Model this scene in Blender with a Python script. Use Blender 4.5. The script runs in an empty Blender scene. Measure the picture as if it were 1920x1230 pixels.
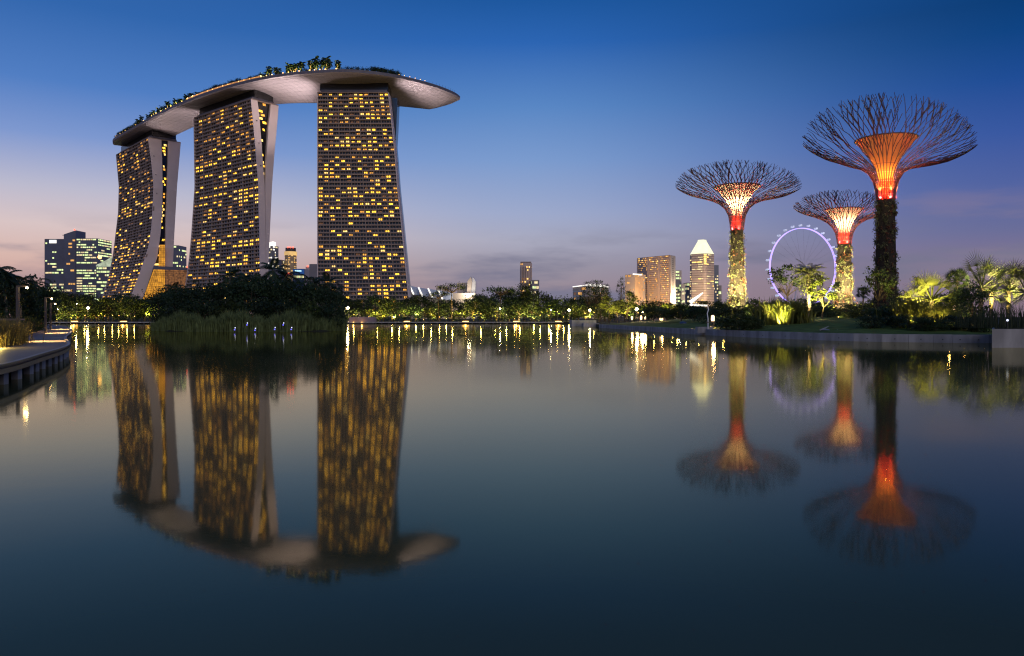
import bpy, math, random
import numpy as np
from mathutils import Vector, Matrix
random.seed(7); RNG = np.random.default_rng(11)
SC = bpy.context.scene
COL = SC.collection
# ------------------------------------------------------------------ camera
F, HZ, CZ = 1400.0, 594.0, 3.0          # focal length and horizon row of the 1920 px photograph, eye height above the water
cam = bpy.data.cameras.new('camera'); camo = bpy.data.objects.new('camera', cam); COL.objects.link(camo)
cam.sensor_width = 36; cam.lens = 36 * F / 1920; cam.shift_y = -(615 - HZ) / 1920
cam.clip_start = 0.5; cam.clip_end = 12000
camo.location = (0, 0, CZ); camo.rotation_euler = (math.pi / 2, 0, 0)
SC.camera = camo
def P(u, v, d): return Vector(((u - 960) * d / F, d, CZ + (HZ - v) * d / F))
def PX(u, d): return (u - 960) * d / F
def PZ(v, d): return CZ + (HZ - v) * d / F
# ------------------------------------------------------------------ colours
def s2l(c): return tuple(((x / 255) / 12.92 if x / 255 <= 0.04045 else (((x / 255) + 0.055) / 1.055) ** 2.4) for x in c)
# ------------------------------------------------------------------ world: dusk sky
SC.view_settings.view_transform = 'Standard'; SC.view_settings.look = 'None'
SC.view_settings.exposure = 0; SC.view_settings.gamma = 1
try: SC.view_settings.use_curve_mapping = False
except Exception: pass
W = bpy.data.worlds.new('World'); SC.world = W; W.use_nodes = True
nt = W.node_tree; nt.nodes.clear()
def N(t, **kw):
    n = nt.nodes.new(t)
    for k, v in kw.items(): setattr(n, k, v)
    return n
def L(a, b): nt.links.new(a, b)
def mth(op, a, b=None, clamp=False):
    n = N('ShaderNodeMath', operation=op, use_clamp=clamp)
    for i, x in enumerate((a, b)):
        if x is None: continue
        if isinstance(x, (int, float)): n.inputs[i].default_value = x
        else: L(x, n.inputs[i])
    return n.outputs[0]
tc = N('ShaderNodeTexCoord'); sep = N('ShaderNodeSeparateXYZ'); L(tc.outputs['Generated'], sep.inputs[0])
def ramp(fac, stops):
    r = N('ShaderNodeValToRGB'); cr = r.color_ramp
    while len(cr.elements) < len(stops): cr.elements.new(0.5)
    for e, (p, c) in zip(cr.elements, stops):
        e.position = p; e.color = (*s2l(c), 1)
    L(fac, r.inputs[0]); return r.outputs[0]
def zz(u, v):
    a, b = (u - 960) / F, (HZ - v) / F
    return b / math.sqrt(1 + a * a + b * b)
fz = mth('MULTIPLY', mth('MAXIMUM', sep.outputs['Z'], 0.0), 2.0, True)
def col(u, lst, zen): return ramp(fz, [(zz(u, v) * 2, c) for v, c in lst] + [(1.0, zen)])
zen = (26, 74, 140)
rl = col(100, [(594, (172, 138, 138)), (540, (190, 152, 150)), (480, (210, 178, 172)), (420, (212, 193, 195)), (350, (184, 184, 205)), (250, (122, 150, 206)), (150, (76, 124, 194)), (0, (44, 100, 172))], zen)
rm = col(980, [(594, (150, 134, 142)), (540, (152, 138, 150)), (500, (154, 148, 164)), (450, (168, 169, 190)), (400, (156, 168, 202)), (300, (122, 154, 205)), (200, (88, 134, 196)), (80, (42, 100, 178)), (0, (26, 86, 158))], zen)
rr = col(1870, [(594, (134, 114, 128)), (520, (136, 118, 138)), (480, (124, 114, 146)), (430, (104, 108, 152)), (350, (80, 98, 160)), (250, (54, 86, 160)), (150, (26, 74, 148)), (60, (6, 64, 128)), (0, (4, 58, 116))], zen)
fx = sep.outputs['X']
def sstep(x, a, b):
    m = N('ShaderNodeMapRange', interpolation_type='SMOOTHSTEP'); L(x, m.inputs['Value'])
    m.inputs['From Min'].default_value = a; m.inputs['From Max'].default_value = b
    return m.outputs['Result']
def mixc(f, a, b, mode='MIX'):
    m = N('ShaderNodeMix', data_type='RGBA', blend_type=mode)
    if isinstance(f, (int, float)): m.inputs['Factor'].default_value = f
    else: L(f, m.inputs['Factor'])
    for s, x in (('A', a), ('B', b)):
        i = [k for k in m.inputs if k.name == s and k.type == 'RGBA'][0]
        if isinstance(x, tuple): i.default_value = (*x, 1)
        else: L(x, i)
    return [o for o in m.outputs if o.type == 'RGBA'][0]
sky = mixc(sstep(fx, -0.46, 0.04), rl, rm)
sky = mixc(sstep(fx, 0.0, 0.58), sky, rr)
# low thin cloud banks, stretched along the horizon
def cloud(scale, det, lo, hi, zlo, zhi, off):
    mp = N('ShaderNodeMapping'); L(tc.outputs['Generated'], mp.inputs[0]); mp.inputs['Scale'].default_value = scale; mp.inputs['Location'].default_value = off
    no = N('ShaderNodeTexNoise'); L(mp.outputs[0], no.inputs['Vector']); no.inputs['Scale'].default_value = 1; no.inputs['Detail'].default_value = det; no.inputs['Roughness'].default_value = .55
    f = sstep(no.outputs[0], lo, hi)
    return mth('MULTIPLY', f, mth('MULTIPLY', sstep(sep.outputs['Z'], zlo[0], zlo[1]), sstep(sep.outputs['Z'], zhi[1], zhi[0])))
c1 = cloud((3.2, 3.2, 17), 5, .46, .64, (-.02, .015), (.07, .13), (1.3, 4.0, .6))
sky = mixc(mth('MULTIPLY', c1, .85), sky, s2l((116, 117, 142)))
c2 = cloud((4.5, 4.5, 26), 5, .5, .75, (.03, .07), (.11, .17), (7.7, 2.0, 3.1))
sky = mixc(mth('MULTIPLY', mth('MULTIPLY', c2, .42), sstep(fx, .15, .45)), sky, s2l((150, 130, 146)))
nish = N('ShaderNodeTexSky', sky_type='NISHITA'); nish.sun_disc = False
SUN_EL, SUN_AZ = math.radians(2.0), math.radians(-48)
nish.sun_elevation = SUN_EL; nish.sun_rotation = SUN_AZ
bg1 = N('ShaderNodeBackground'); L(sky, bg1.inputs[0]); bg1.inputs[1].default_value = 1.0
bg2 = N('ShaderNodeBackground'); L(nish.outputs[0], bg2.inputs[0]); bg2.inputs[1].default_value = 0.003
ad = N('ShaderNodeAddShader'); L(bg1.outputs[0], ad.inputs[0]); L(bg2.outputs[0], ad.inputs[1])
ow = N('ShaderNodeOutputWorld'); L(ad.outputs[0], ow.inputs[0])
# ------------------------------------------------------------------ soft fill light, added from behind the camera to brighten the facades
sl = bpy.data.lights.new('fill_sun', 'SUN'); sl.energy = 0.85; sl.angle = math.radians(45); sl.color = (1, .86, .79)
so = bpy.data.objects.new('fill_sun', sl); COL.objects.link(so)
so.rotation_euler = Vector((-.34, .84, -.40)).to_track_quat('-Z', 'Y').to_euler()
SC.cycles.use_denoising = True; SC.cycles.denoising_prefilter = 'NONE'; SC.cycles.pixel_filter_type = 'BLACKMAN_HARRIS'; SC.cycles.filter_width = 1.2
SC.cycles.sample_clamp_indirect = 6
SC.cycles.max_bounces = 6; SC.cycles.transparent_max_bounces = 6; SC.cycles.caustics_reflective = False; SC.cycles.caustics_refractive = False
# ================================================================== materials
MATS = {}
def mat(name, color, rough=.7, noise=0, nscale=1.0, spec=.3, metal=0, trans=0, stretch=(1, 1, 1), rand=0, bump=0, color2=None):
    m = bpy.data.materials.new(name); m.use_nodes = True; t = m.node_tree; b = t.nodes['Principled BSDF']
    b.inputs['Roughness'].default_value = rough; b.inputs['Metallic'].default_value = metal
    b.inputs['Specular IOR Level'].default_value = spec
    b.inputs['Base Color'].default_value = (*color, 1)
    out = None
    if noise or color2:
        g = t.nodes.new('ShaderNodeNewGeometry'); mp = t.nodes.new('ShaderNodeMapping'); mp.inputs['Scale'].default_value = stretch
        t.links.new(g.outputs['Position'], mp.inputs[0])
        no = t.nodes.new('ShaderNodeTexNoise'); no.inputs['Scale'].default_value = nscale; no.inputs['Detail'].default_value = 5
        t.links.new(mp.outputs[0], no.inputs['Vector'])
        r = t.nodes.new('ShaderNodeValToRGB'); c2 = color2 or tuple(x * (1 - noise) for x in color)
        r.color_ramp.elements[0].position = .35; r.color_ramp.elements[1].position = .68
        r.color_ramp.elements[0].color = (*c2, 1); r.color_ramp.elements[1].color = (*color, 1)
        t.links.new(no.outputs[0], r.inputs[0]); out = r.outputs[0]
        if bump:
            bp = t.nodes.new('ShaderNodeBump'); bp.inputs['Strength'].default_value = bump; bp.inputs['Distance'].default_value = .2
            t.links.new(no.outputs[0], bp.inputs['Height']); t.links.new(bp.outputs[0], b.inputs['Normal'])
    if rand:
        oi = t.nodes.new('ShaderNodeObjectInfo'); hs = t.nodes.new('ShaderNodeHueSaturation')
        mr = t.nodes.new('ShaderNodeMapRange'); mr.inputs['To Min'].default_value = 1 - rand; mr.inputs['To Max'].default_value = 1 + rand
        t.links.new(oi.outputs['Random'], mr.inputs[0]); t.links.new(mr.outputs[0], hs.inputs['Value'])
        if out is not None: t.links.new(out, hs.inputs['Color'])
        else: hs.inputs['Color'].default_value = (*color, 1)
        out = hs.outputs[0]
    if out is not None: t.links.new(out, b.inputs['Base Color'])
    if trans:
        tr = t.nodes.new('ShaderNodeBsdfTranslucent'); mx = t.nodes.new('ShaderNodeMixShader'); mx.inputs[0].default_value = trans
        if out is not None: t.links.new(out, tr.inputs[0])
        else: tr.inputs[0].default_value = (*color, 1)
        t.links.new(b.outputs[0], mx.inputs[1]); t.links.new(tr.outputs[0], mx.inputs[2]); t.links.new(mx.outputs[0], t.nodes['Material Output'].inputs[0])
    MATS[name] = m; return m
def emat(name, color, strength, base=(.02, .02, .02), var=0, vscale=.6):
    m = bpy.data.materials.new(name); m.use_nodes = True; t = m.node_tree; b = t.nodes['Principled BSDF']
    b.inputs['Base Color'].default_value = (*base, 1); b.inputs['Roughness'].default_value = .4
    b.inputs['Emission Color'].default_value = (*color, 1); b.inputs['Emission Strength'].default_value = strength
    if var:                                        # curtains, furniture and fittings inside a lit room
        g = t.nodes.new('ShaderNodeNewGeometry'); no = t.nodes.new('ShaderNodeTexNoise'); no.inputs['Scale'].default_value = vscale; no.inputs['Detail'].default_value = 2
        t.links.new(g.outputs['Position'], no.inputs['Vector'])
        mr = t.nodes.new('ShaderNodeMapRange'); mr.inputs['From Min'].default_value = .3; mr.inputs['From Max'].default_value = .7
        mr.inputs['To Min'].default_value = strength * (1 - var); mr.inputs['To Max'].default_value = strength * (1 + var)
        t.links.new(no.outputs[0], mr.inputs[0]); t.links.new(mr.outputs[0], b.inputs['Emission Strength'])
    MATS[name] = m; return m
LEAF = mat('leaf_green', (.042, .066, .015), .6, .55, .5, .25, trans=.3, rand=.3)
LEAFP = mat('leaf_palm', (.065, .085, .02), .55, .4, .6, .25, trans=.25)
LEAFD = mat('leaf_dark', (.026, .052, .020), .6, .5, .6, .25, trans=.2, rand=.3)
LEAFY = mat('leaf_bright', (.12, .135, .025), .6, .4, .7, .25, trans=.35, rand=.2)
REED = mat('reed_green', (.15, .20, .075), .7, .5, 1.2, .2, trans=.2)
REEDD = mat('planter_reed', (.06, .075, .035), .7, .5, 1.2, .2, trans=.2)
GOLDR = mat('golden_grass', (.20, .16, .055), .8, .4, 1.5, .2, trans=.3)  # golden blade colour, mottled by noise
BARK = mat('bark', (.10, .075, .055), .9, .5, 2.0, .1, bump=.4)
PBARK = mat('palm_bark', (.24, .19, .13), .9, .5, 3.0, .1, stretch=(1, 1, 4), bump=.4)
FACADE = mat('facade_concrete', (.27, .205, .168), .7, .15, .12)
FIN = mat('fin_panels', (.56, .47, .45), .55, .07, .05)
GLASSD = mat('dark_glazing', (.012, .012, .014), .18, .4, .2, .5)
GLASSB = mat('blue_glazing', (.035, .055, .10), .12, .3, .06, .6)
HULL = mat('hull_panels', (.50, .44, .46), .42, .14, .5, .5)
HULLD = mat('hull_fascia', (.13, .13, .17), .5, .2, .3)
CONC = mat('wall_concrete', (.38, .37, .35), .8, .42, .8, .2, stretch=(1, 1, .25), bump=.1)
DECK = mat('deck_timber', (.105, .085, .08), .6, .35, 1.5, .3, stretch=(.3, 2.5, 1))
DARKM = mat('dark_metal', (.05, .045, .045), .45, .2, 2, .5)
RIBM = mat('rib_steel', (.06, .028, .05), .5, .2, 1, .4)
GRASS = mat('lawn_grass', (.10, .15, .03), .9, .5, .5, .1, bump=.6)
SOIL = mat('bank_soil', (.045, .048, .03), .95, .5, .05, .1)
WHITE = mat('white_paint', (.72, .72, .72), .5, .08, .3)
CREAM = mat('cream_wall', (.62, .52, .42), .7, .1, .1)
PINKW = mat('pinkish_wall', (.58, .46, .39), .7, .12, .1)
GREYW = mat('grey_wall', (.24, .23, .24), .7, .15, .1)
OFFICE = mat('office_glass', (.05, .078, .14), .15, .3, .05, .6)
TRUNKP = mat('planted_trunk', (.05, .04, .03), .95, .5, 2, .1, bump=.6)
EPI = mat('trunk_planting', (.26, .26, .10), .65, .6, .9, .25, trans=.2, color2=(.02, .028, .01))
EPIR = mat('trunk_bromeliad', (.22, .07, .035), .65, .5, 1.1, .25, trans=.2)
SKIN = mat('skin', (.35, .22, .16), .6); SHIRT = mat('shirt_cloth', (.55, .55, .58), .9, .15, 6); TROU = mat('dark_trousers', (.02, .02, .025), .9)
WY1 = emat('window_yellow', (1, .50, .035), 3.0, var=.6, vscale=.5)
WY2 = emat('window_amber', (1, .43, .05), 1.2, var=.75)
WY3 = emat('window_pale', (1, .62, .16), 2.0, var=.5)
WY4 = emat('window_dim', (.9, .36, .10), .2, var=.7)
OFW = emat('office_window', (.80, .95, .42), 1.15, var=.5, vscale=.25)
OFW2 = emat('office_window_warm', (1, .80, .42), .9, var=.5, vscale=.25)
HOW = emat('hotel_window', (1, .50, .13), .9, var=.5, vscale=.3)
ATR = emat('atrium_glow', (1, .42, .03), .72, var=.5, vscale=.25)
BULB = emat('lamp_bulb', (1, .78, .42), 60)
BULBW = emat('small_bulb', (1, .50, .12), 5)
STEPL = emat('step_lamp', (1, .50, .10), 7)
LANT = emat('lantern_shade', (1, .62, .32), 3.2, var=.25, vscale=2)
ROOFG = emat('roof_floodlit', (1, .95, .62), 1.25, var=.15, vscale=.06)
WSTRIP = emat('white_strip_light', (1, .93, .84), 1.6)
REDL = emat('red_beacon', (1, .06, .03), 6)
BLUEL = emat('blue_water_lamp', (.16, .15, 1), 1.3)
BLUEW = emat('white_water_lamp', (.7, .75, 1), 1.6)
RIMV = emat('wheel_violet', (.38, .28, 1), 2.3)
CAPS = emat('capsule_glow', (.62, .68, .95), .62, (.5, .5, .5), var=.5, vscale=.3)
RINGE = emat('led_ring', (1, .35, .28), 1.3)
SIGNB = emat('blue_sign', (.01, .06, .24), .9); SIGNW = emat('sign_letters', (.5, .85, 1), 1.6); SIGNR = emat('red_sign', (1, .06, .05), .9)
WARMS = emat('warm_strip', (1, .42, .12), .55, var=.7, vscale=.9)
# ================================================================== mesh builder
class MB:
    def __init__(s): s.v = []; s.f = []; s.m = []
    def quad(s, a, b, c, d, mi=0):
        n = len(s.v); s.v += [a, b, c, d]; s.f.append((n, n + 1, n + 2, n + 3)); s.m.append(mi)
    def tri(s, a, b, c, mi=0):
        n = len(s.v); s.v += [a, b, c]; s.f.append((n, n + 1, n + 2)); s.m.append(mi)
    def poly(s, pts, mi=0):
        n = len(s.v); s.v += list(pts); s.f.append(tuple(range(n, n + len(pts)))); s.m.append(mi)
    def hexa(s, p, mi=0):                          # 8 corners: 4 bottom, 4 top
        for q in ((3, 2, 1, 0), (4, 5, 6, 7), (0, 1, 5, 4), (1, 2, 6, 5), (2, 3, 7, 6), (3, 0, 4, 7)):
            s.quad(*[p[i] for i in q], mi)
    def box(s, x0, x1, y0, y1, z0, z1, mi=0):
        s.hexa([(x0, y0, z0), (x1, y0, z0), (x1, y1, z0), (x0, y1, z0), (x0, y0, z1), (x1, y0, z1), (x1, y1, z1), (x0, y1, z1)], mi)
    def prism(s, poly, z0, z1, mi=0, cap=True):
        n = len(poly)
        for i in range(n):
            a, b = poly[i], poly[(i + 1) % n]
            s.quad((a[0], a[1], z0), (b[0], b[1], z0), (b[0], b[1], z1), (a[0], a[1], z1), mi)
        if cap: s.poly([(p[0], p[1], z1) for p in poly], mi); s.poly([(p[0], p[1], z0) for p in reversed(poly)], mi)
    def tube(s, pts, rad, n=6, mi=0, cap=True):
        pts = [Vector(p) for p in pts]
        if isinstance(rad, (int, float)): rad = [rad] * len(pts)
        b0 = len(s.v); ref = None
        for i, p in enumerate(pts):
            d = (pts[min(i + 1, len(pts) - 1)] - pts[max(i - 1, 0)])
            d = d.normalized() if d.length > 1e-9 else Vector((0, 0, 1))
            if ref is None: ref = Vector((1, 0, 0)) if abs(d.x) < .9 else Vector((0, 1, 0))
            a = (ref - d * ref.dot(d)).normalized(); b = d.cross(a); ref = a
            for k in range(n):
                t = 2 * math.pi * k / n; s.v.append(tuple(p + (a * math.cos(t) + b * math.sin(t)) * rad[i]))
        for i in range(len(pts) - 1):
            for k in range(n):
                k2 = (k + 1) % n
                s.f.append((b0 + i * n + k, b0 + i * n + k2, b0 + (i + 1) * n + k2, b0 + (i + 1) * n + k)); s.m.append(mi)
        if cap:
            s.f.append(tuple(b0 + k for k in reversed(range(n)))); s.m.append(mi)
            s.f.append(tuple(b0 + (len(pts) - 1) * n + k for k in range(n))); s.m.append(mi)
    def lathe(s, prof, n=24, c=(0, 0, 0), mi=0, cap=False):
        b0 = len(s.v)
        for r, z in prof:
            for k in range(n):
                t = 2 * math.pi * k / n; s.v.append((c[0] + r * math.cos(t), c[1] + r * math.sin(t), c[2] + z))
        for i in range(len(prof) - 1):
            for k in range(n):
                k2 = (k + 1) % n
                s.f.append((b0 + i * n + k, b0 + i * n + k2, b0 + (i + 1) * n + k2, b0 + (i + 1) * n + k)); s.m.append(mi)
        if cap:
            s.f.append(tuple(b0 + k for k in reversed(range(n)))); s.m.append(mi)
            s.f.append(tuple(b0 + (len(prof) - 1) * n + k for k in range(n))); s.m.append(mi)
    def ball(s, c, r, n=8, m=5, mi=0, sz=1):
        s.lathe([(r * math.sin(math.pi * (i + .02) / (m + .04)), -r * sz * math.cos(math.pi * (i + .02) / (m + .04))) for i in range(m + 1)], n, c, mi, True)
    def leaves(s, cen, size, aspect=2.0, mi=0, up=.0, nrm=None):
        cen = np.asarray(cen, float); n = len(cen)
        d = RNG.normal(size=(n, 3)); d[:, 2] += up; d /= np.linalg.norm(d, axis=1)[:, None]
        e = RNG.normal(size=(n, 3)); e -= d * np.sum(d * e, 1)[:, None]; e /= np.linalg.norm(e, axis=1)[:, None]
        sz = size * RNG.uniform(.6, 1.35, n)[:, None]
        a = cen - d * sz * .5; b = cen + e * sz * .5 / aspect; c = cen + d * sz * .5; f = cen - e * sz * .5 / aspect
        b0 = len(s.v); allv = np.stack([a, b, c, f], 1).reshape(-1, 3)
        s.v += [tuple(x) for x in allv.tolist()]
        s.f += [(b0 + 4 * i, b0 + 4 * i + 1, b0 + 4 * i + 2, b0 + 4 * i + 3) for i in range(n)]; s.m += [mi] * n
    def mesh(s, name, mats, off=(0, 0, 0), smooth=False):
        me = bpy.data.meshes.new(name)
        v = np.asarray([tuple(p) for p in s.v], float) - np.asarray(off, float)
        me.from_pydata(v.tolist(), [], s.f)
        for m in (mats if isinstance(mats, (list, tuple)) else [mats]): me.materials.append(m)
        me.polygons.foreach_set('material_index', s.m)
        if smooth: me.polygons.foreach_set('use_smooth', [True] * len(s.f))
        me.update(); return me
    def build(s, name, mats, parent=None, smooth=False):
        off = (0, 0, 0); r = parent
        while r is not None and r.parent is not None: r = r.parent
        if r is not None: off = tuple(r.location)
        o = bpy.data.objects.new(name, s.mesh(name, mats, off, smooth)); COL.objects.link(o)
        if parent is not None: o.parent = parent
        return o
def tag(o, label=None, cat=None, group=None, kind=None):
    if label: o['label'] = label
    if cat: o['category'] = cat
    if group: o['group'] = group
    if kind: o['kind'] = kind
    return o
def thing(name, label, cat, loc=(0, 0, 0), group=None, rz=0):
    o = bpy.data.objects.new(name, None); COL.objects.link(o); o.location = loc; o.rotation_euler.z = rz; o.empty_display_size = .5
    return tag(o, label, cat, group)
def inst(name, me, parent, loc=None, rz=0, sc=None):
    o = bpy.data.objects.new(name, me); COL.objects.link(o)
    if parent is not None: o.parent = parent
    if loc is not None: o.location = loc
    if rz: o.rotation_euler.z = rz
    if sc is not None: o.scale = sc
    return o
def light(loc, power, color=(1, .72, .3), radius=.25, parent=None, typ='POINT', direction=None, angle=120, blend=.6):
    l = bpy.data.lights.new('lamp_light', typ); l.energy = power; l.color = color
    l.shadow_soft_size = radius
    o = bpy.data.objects.new('lamp_light', l); COL.objects.link(o); o.location = loc
    if typ == 'SPOT': l.spot_size = math.radians(angle); l.spot_blend = blend
    if direction is not None: o.rotation_euler = Vector(direction).to_track_quat('-Z', 'Y').to_euler()
    return o
def windows(parent, quads, mats, name='window', cap=100):
    """quads: (4 points, material index). The largest get an object each, the rest one 'stuff' part."""
    def size(q):
        a, b, c, d = [Vector(p) for p in q[0]]
        ce = (a + c) / 2; return ((c - a).cross(d - b)).length / max(1, ce.length_squared)
    qs = sorted(quads, key=size, reverse=True)
    for q in qs[:cap]:
        b = MB(); b.quad(*q[0]); b.build(name, mats[q[1]], parent)
    if len(qs) > cap:
        b = MB()
        for q in qs[cap:]: b.quad(*q[0], q[1])
        tag(b.build(name, mats, parent), kind='stuff')
def interp(x, tab):
    xs = [t[0] for t in tab]; ys = [t[1] for t in tab]
    if xs[0] > xs[-1]: xs, ys = xs[::-1], ys[::-1]
    return float(np.interp(x, xs, ys))
ORD = ['first', 'second', 'third', 'fourth', 'fifth', 'sixth', 'seventh', 'eighth', 'ninth', 'tenth', 'eleventh', 'twelfth']
# ================================================================== SETTING: water, land, lawn
def water():
    m = bpy.data.materials.new('lake_water'); m.use_nodes = True; t = m.node_tree; t.nodes.clear()
    g = t.nodes.new('ShaderNodeNewGeometry')
    def noise(sc, scale, det=3):
        mp = t.nodes.new('ShaderNodeMapping'); mp.inputs['Scale'].default_value = sc; t.links.new(g.outputs['Position'], mp.inputs[0])
        n = t.nodes.new('ShaderNodeTexNoise'); n.inputs['Scale'].default_value = scale; n.inputs['Detail'].default_value = det
        t.links.new(mp.outputs[0], n.inputs['Vector']); return n.outputs[0]
    r = t.nodes.new('ShaderNodeMapRange'); t.links.new(noise((.35, 1, 1), .035), r.inputs[0])
    r.inputs['From Min'].default_value = .35; r.inputs['From Max'].default_value = .7
    r.inputs['To Min'].default_value = .045; r.inputs['To Max'].default_value = .085
    bp = t.nodes.new('ShaderNodeBump'); bp.inputs['Strength'].default_value = .018; bp.inputs['Distance'].default_value = .05
    t.links.new(noise((1, 1, 1), 1.2, 4), bp.inputs['Height'])
    gl = t.nodes.new('ShaderNodeBsdfGlossy'); gl.inputs['Color'].default_value = (.95, .90, .64, 1)
    t.links.new(r.outputs[0], gl.inputs['Roughness']); t.links.new(bp.outputs[0], gl.inputs['Normal'])
    di = t.nodes.new('ShaderNodeBsdfDiffuse'); di.inputs['Color'].default_value = (.050, .056, .026, 1)
    fr = t.nodes.new('ShaderNodeFresnel'); fr.inputs['IOR'].default_value = 1.31
    mx = t.nodes.new('ShaderNodeMixShader'); t.links.new(fr.outputs[0], mx.inputs[0]); t.links.new(di.outputs[0], mx.inputs[1]); t.links.new(gl.outputs[0], mx.inputs[2])
    o = t.nodes.new('ShaderNodeOutputMaterial'); t.links.new(mx.outputs[0], o.inputs[0]); return m
b = MB(); b.quad((-600, -200, 0), (600, -200, 0), (600, 520, 0), (-600, 520, 0))
tag(b.build('water', water()), 'calm dark lake mirroring the skyline and the dusk sky', 'water', kind='structure')
def wl(u, v): d = F * CZ / (v - HZ); return (PX(u, d), d)           # a point of the waterline seen at (u, v)
WALL = [wl(1123, 614.4), wl(1200, 620), wl(1270, 625.2), wl(1347, 629.6), wl(1450, 634.6), wl(1600, 640), wl(1750, 642.4), wl(1855, 643.4), (66, 84.6)]
def fine(line, n=6):
    o = []
    for i in range(len(line) - 1):
        for k in range(n):
            f = k / n; p0 = line[max(i - 1, 0)]; p1 = line[i]; p2 = line[i + 1]; p3 = line[min(i + 2, len(line) - 1)]
            o.append(tuple(.5 * (2 * p1[j] + (p2[j] - p0[j]) * f + (2 * p0[j] - 5 * p1[j] + 4 * p2[j] - p3[j]) * f * f + (3 * p1[j] - p0[j] - 3 * p2[j] + p3[j]) * f ** 3) for j in (0, 1)))
    return o + [line[-1]]
def offs(line, t):                                                   # parallel line, t metres to the land side
    out = []
    for i, p in enumerate(line):
        a, c = line[max(i - 1, 0)], line[min(i + 1, len(line) - 1)]
        dx, dy = c[0] - a[0], c[1] - a[1]; l = math.hypot(dx, dy); out.append((p[0] - dy / l * t, p[1] + dx / l * t))
    return out
FAR_D = 327.0
DECK_EDGE = [(-20, 20), (-20.6, 26), (-22, 32), (-26, 41), (-33, 55.5), (-44.3, 74), (-57.4, 97), (-74.2, 125.5), (-99, 165), (-127, 204), (-157, 244), (-188, 285), (-207, 312)]
DECK_IN = [(-27, 18), (-28, 26), (-30.5, 34), (-35.6, 46), (-43.4, 62), (-54.5, 83), (-67.5, 106), (-85, 135), (-107, 171), (-134, 210), (-164, 250), (-196, 292), (-215, 320)]
wo = offs(WALL, .35)
land = [(-60, -60), (-34, -20)] + DECK_IN + [(-211, FAR_D), (-140, FAR_D + 1), (-60, FAR_D), (0, FAR_D - 1), (30, 318), (33, 270), (26, 232)] + wo[:-1] + [(66, 85.2), (120, 85), (400, 60), (4500, -60), (4500, 7000), (-4500, 7000), (-4500, -60)]
b = MB(); b.poly([(x, y, .78) for x, y in land])
for i in range(2, len(land) - 5):
    a, c = land[i], land[i + 1]; b.quad((a[0], a[1], -.6), (c[0], c[1], -.6), (c[0], c[1], .78), (a[0], a[1], .78))
tag(b.build('ground', SOIL), 'dark planted bank and ground running to the horizon', 'ground', kind='structure')
LAWN_T = [.5, 3, 8, 16, 28, 45, 70, 110]; LAWN_Z = [.92, 1.05, 1.35, 1.8, 2.25, 2.6, 2.9, 3.1]
wd = [WALL[0]]
for a, c in zip(WALL[:-1], WALL[1:]):
    for k in range(1, 7): wd.append((a[0] + (c[0] - a[0]) * k / 6, a[1] + (c[1] - a[1]) * k / 6))
nrm0 = [(.75, .66)] * 1
b = MB(); rows = []
for i, p in enumerate(wd):
    s = i / (len(wd) - 1); ang = math.radians(25 + 62 * s ** .6); dx, dy = math.cos(ang), math.sin(ang)
    rows.append([(p[0] + dx * t, p[1] + dy * t, z + .06 * math.sin(p[0] * .7 + t) * (t > 4)) for t, z in zip(LAWN_T, LAWN_Z)])
for r0, r1 in zip(rows[:-1], rows[1:]):
    for k in range(len(LAWN_T) - 1): b.quad(r0[k], r1[k], r1[k + 1], r0[k + 1])
tag(b.build('lawn', GRASS, smooth=True), 'mown grass slope behind the concrete lake wall', 'lawn', kind='structure')
def gz(x, y):                                                        # ground height
    if x < 20 or y > 300: return .78
    best = min(range(len(wd)), key=lambda i: (wd[i][0] - x) ** 2 + (wd[i][1] - y) ** 2)
    d = math.hypot(wd[best][0] - x, wd[best][1] - y)
    return float(np.interp(d, LAWN_T, LAWN_Z))
# concrete lake wall
t = thing('retaining_wall', 'long low grey concrete wall curving between lake and lawn', 'wall', (WALL[3][0], WALL[3][1], 0))
k = 0
WF = fine(WALL, 3); wi = offs(WF, .5)
for a, c, ai, ci in zip(WF[:-1], WF[1:], wi[:-1], wi[1:]):
    ln = math.hypot(c[0] - a[0], c[1] - a[1]); n = max(1, round(ln / 9))
    for j in range(n):
        f0, f1 = j / n + .012 / ln, (j + 1) / n - .012 / ln
        lp = lambda p, q, f: (p[0] + (q[0] - p[0]) * f, p[1] + (q[1] - p[1]) * f)
        q = [lp(a, c, f0), lp(a, c, f1), lp(ai, ci, f1), lp(ai, ci, f0)]
        m = MB(); zt = .95 + .012 * ((k * 7) % 3 - 1)
        m.hexa([(x, y, -.8) for x, y in q] + [(x, y, zt) for x, y in q])
        pn = m.build('wall_panel', CONC, t)
        dh = MB(); mx, my = lp(a, c, (f0 + f1) / 2); dx, dy = (c[1] - a[1]) / ln, -(c[0] - a[0]) / ln
        dh.tube([(mx, my, .38), (mx + dx * .03, my + dy * .03, .38)], .07, 8); dh.build('drain_hole', DARKM, pn); k += 1
def slab(name, label, cat, u0, u1, vt, d, depth, zb=-.6, m=CONC):
    x0, x1 = PX(u0, d), PX(u1, d); q = MB(); q.box(x0, x1, d, d + depth, zb, PZ(vt, d))
    return tag(q.build(name, m), label, cat)
tt = thing('concrete_planter', 'big square concrete block standing in the lake, tall reeds on top', 'planter', (56, 76, 0))
q = MB(); q.prism([(PX(1860, 72.4), 72.4), (78, 72.4), (91, 84.2), (PX(1861, 84.2), 84.2)], -.6, PZ(617, 72.4)); q.build('side_wall', CONC, tt)
q = MB(); q.prism([(PX(1860, 72.4) + .5, 72.8), (77.6, 72.8), (90, 83.8), (PX(1861, 84.2) + .3, 83.8)], PZ(617, 72.4) + .002, PZ(617, 72.4) + .06); q.build('soil_bed', SOIL, tt)
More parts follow.
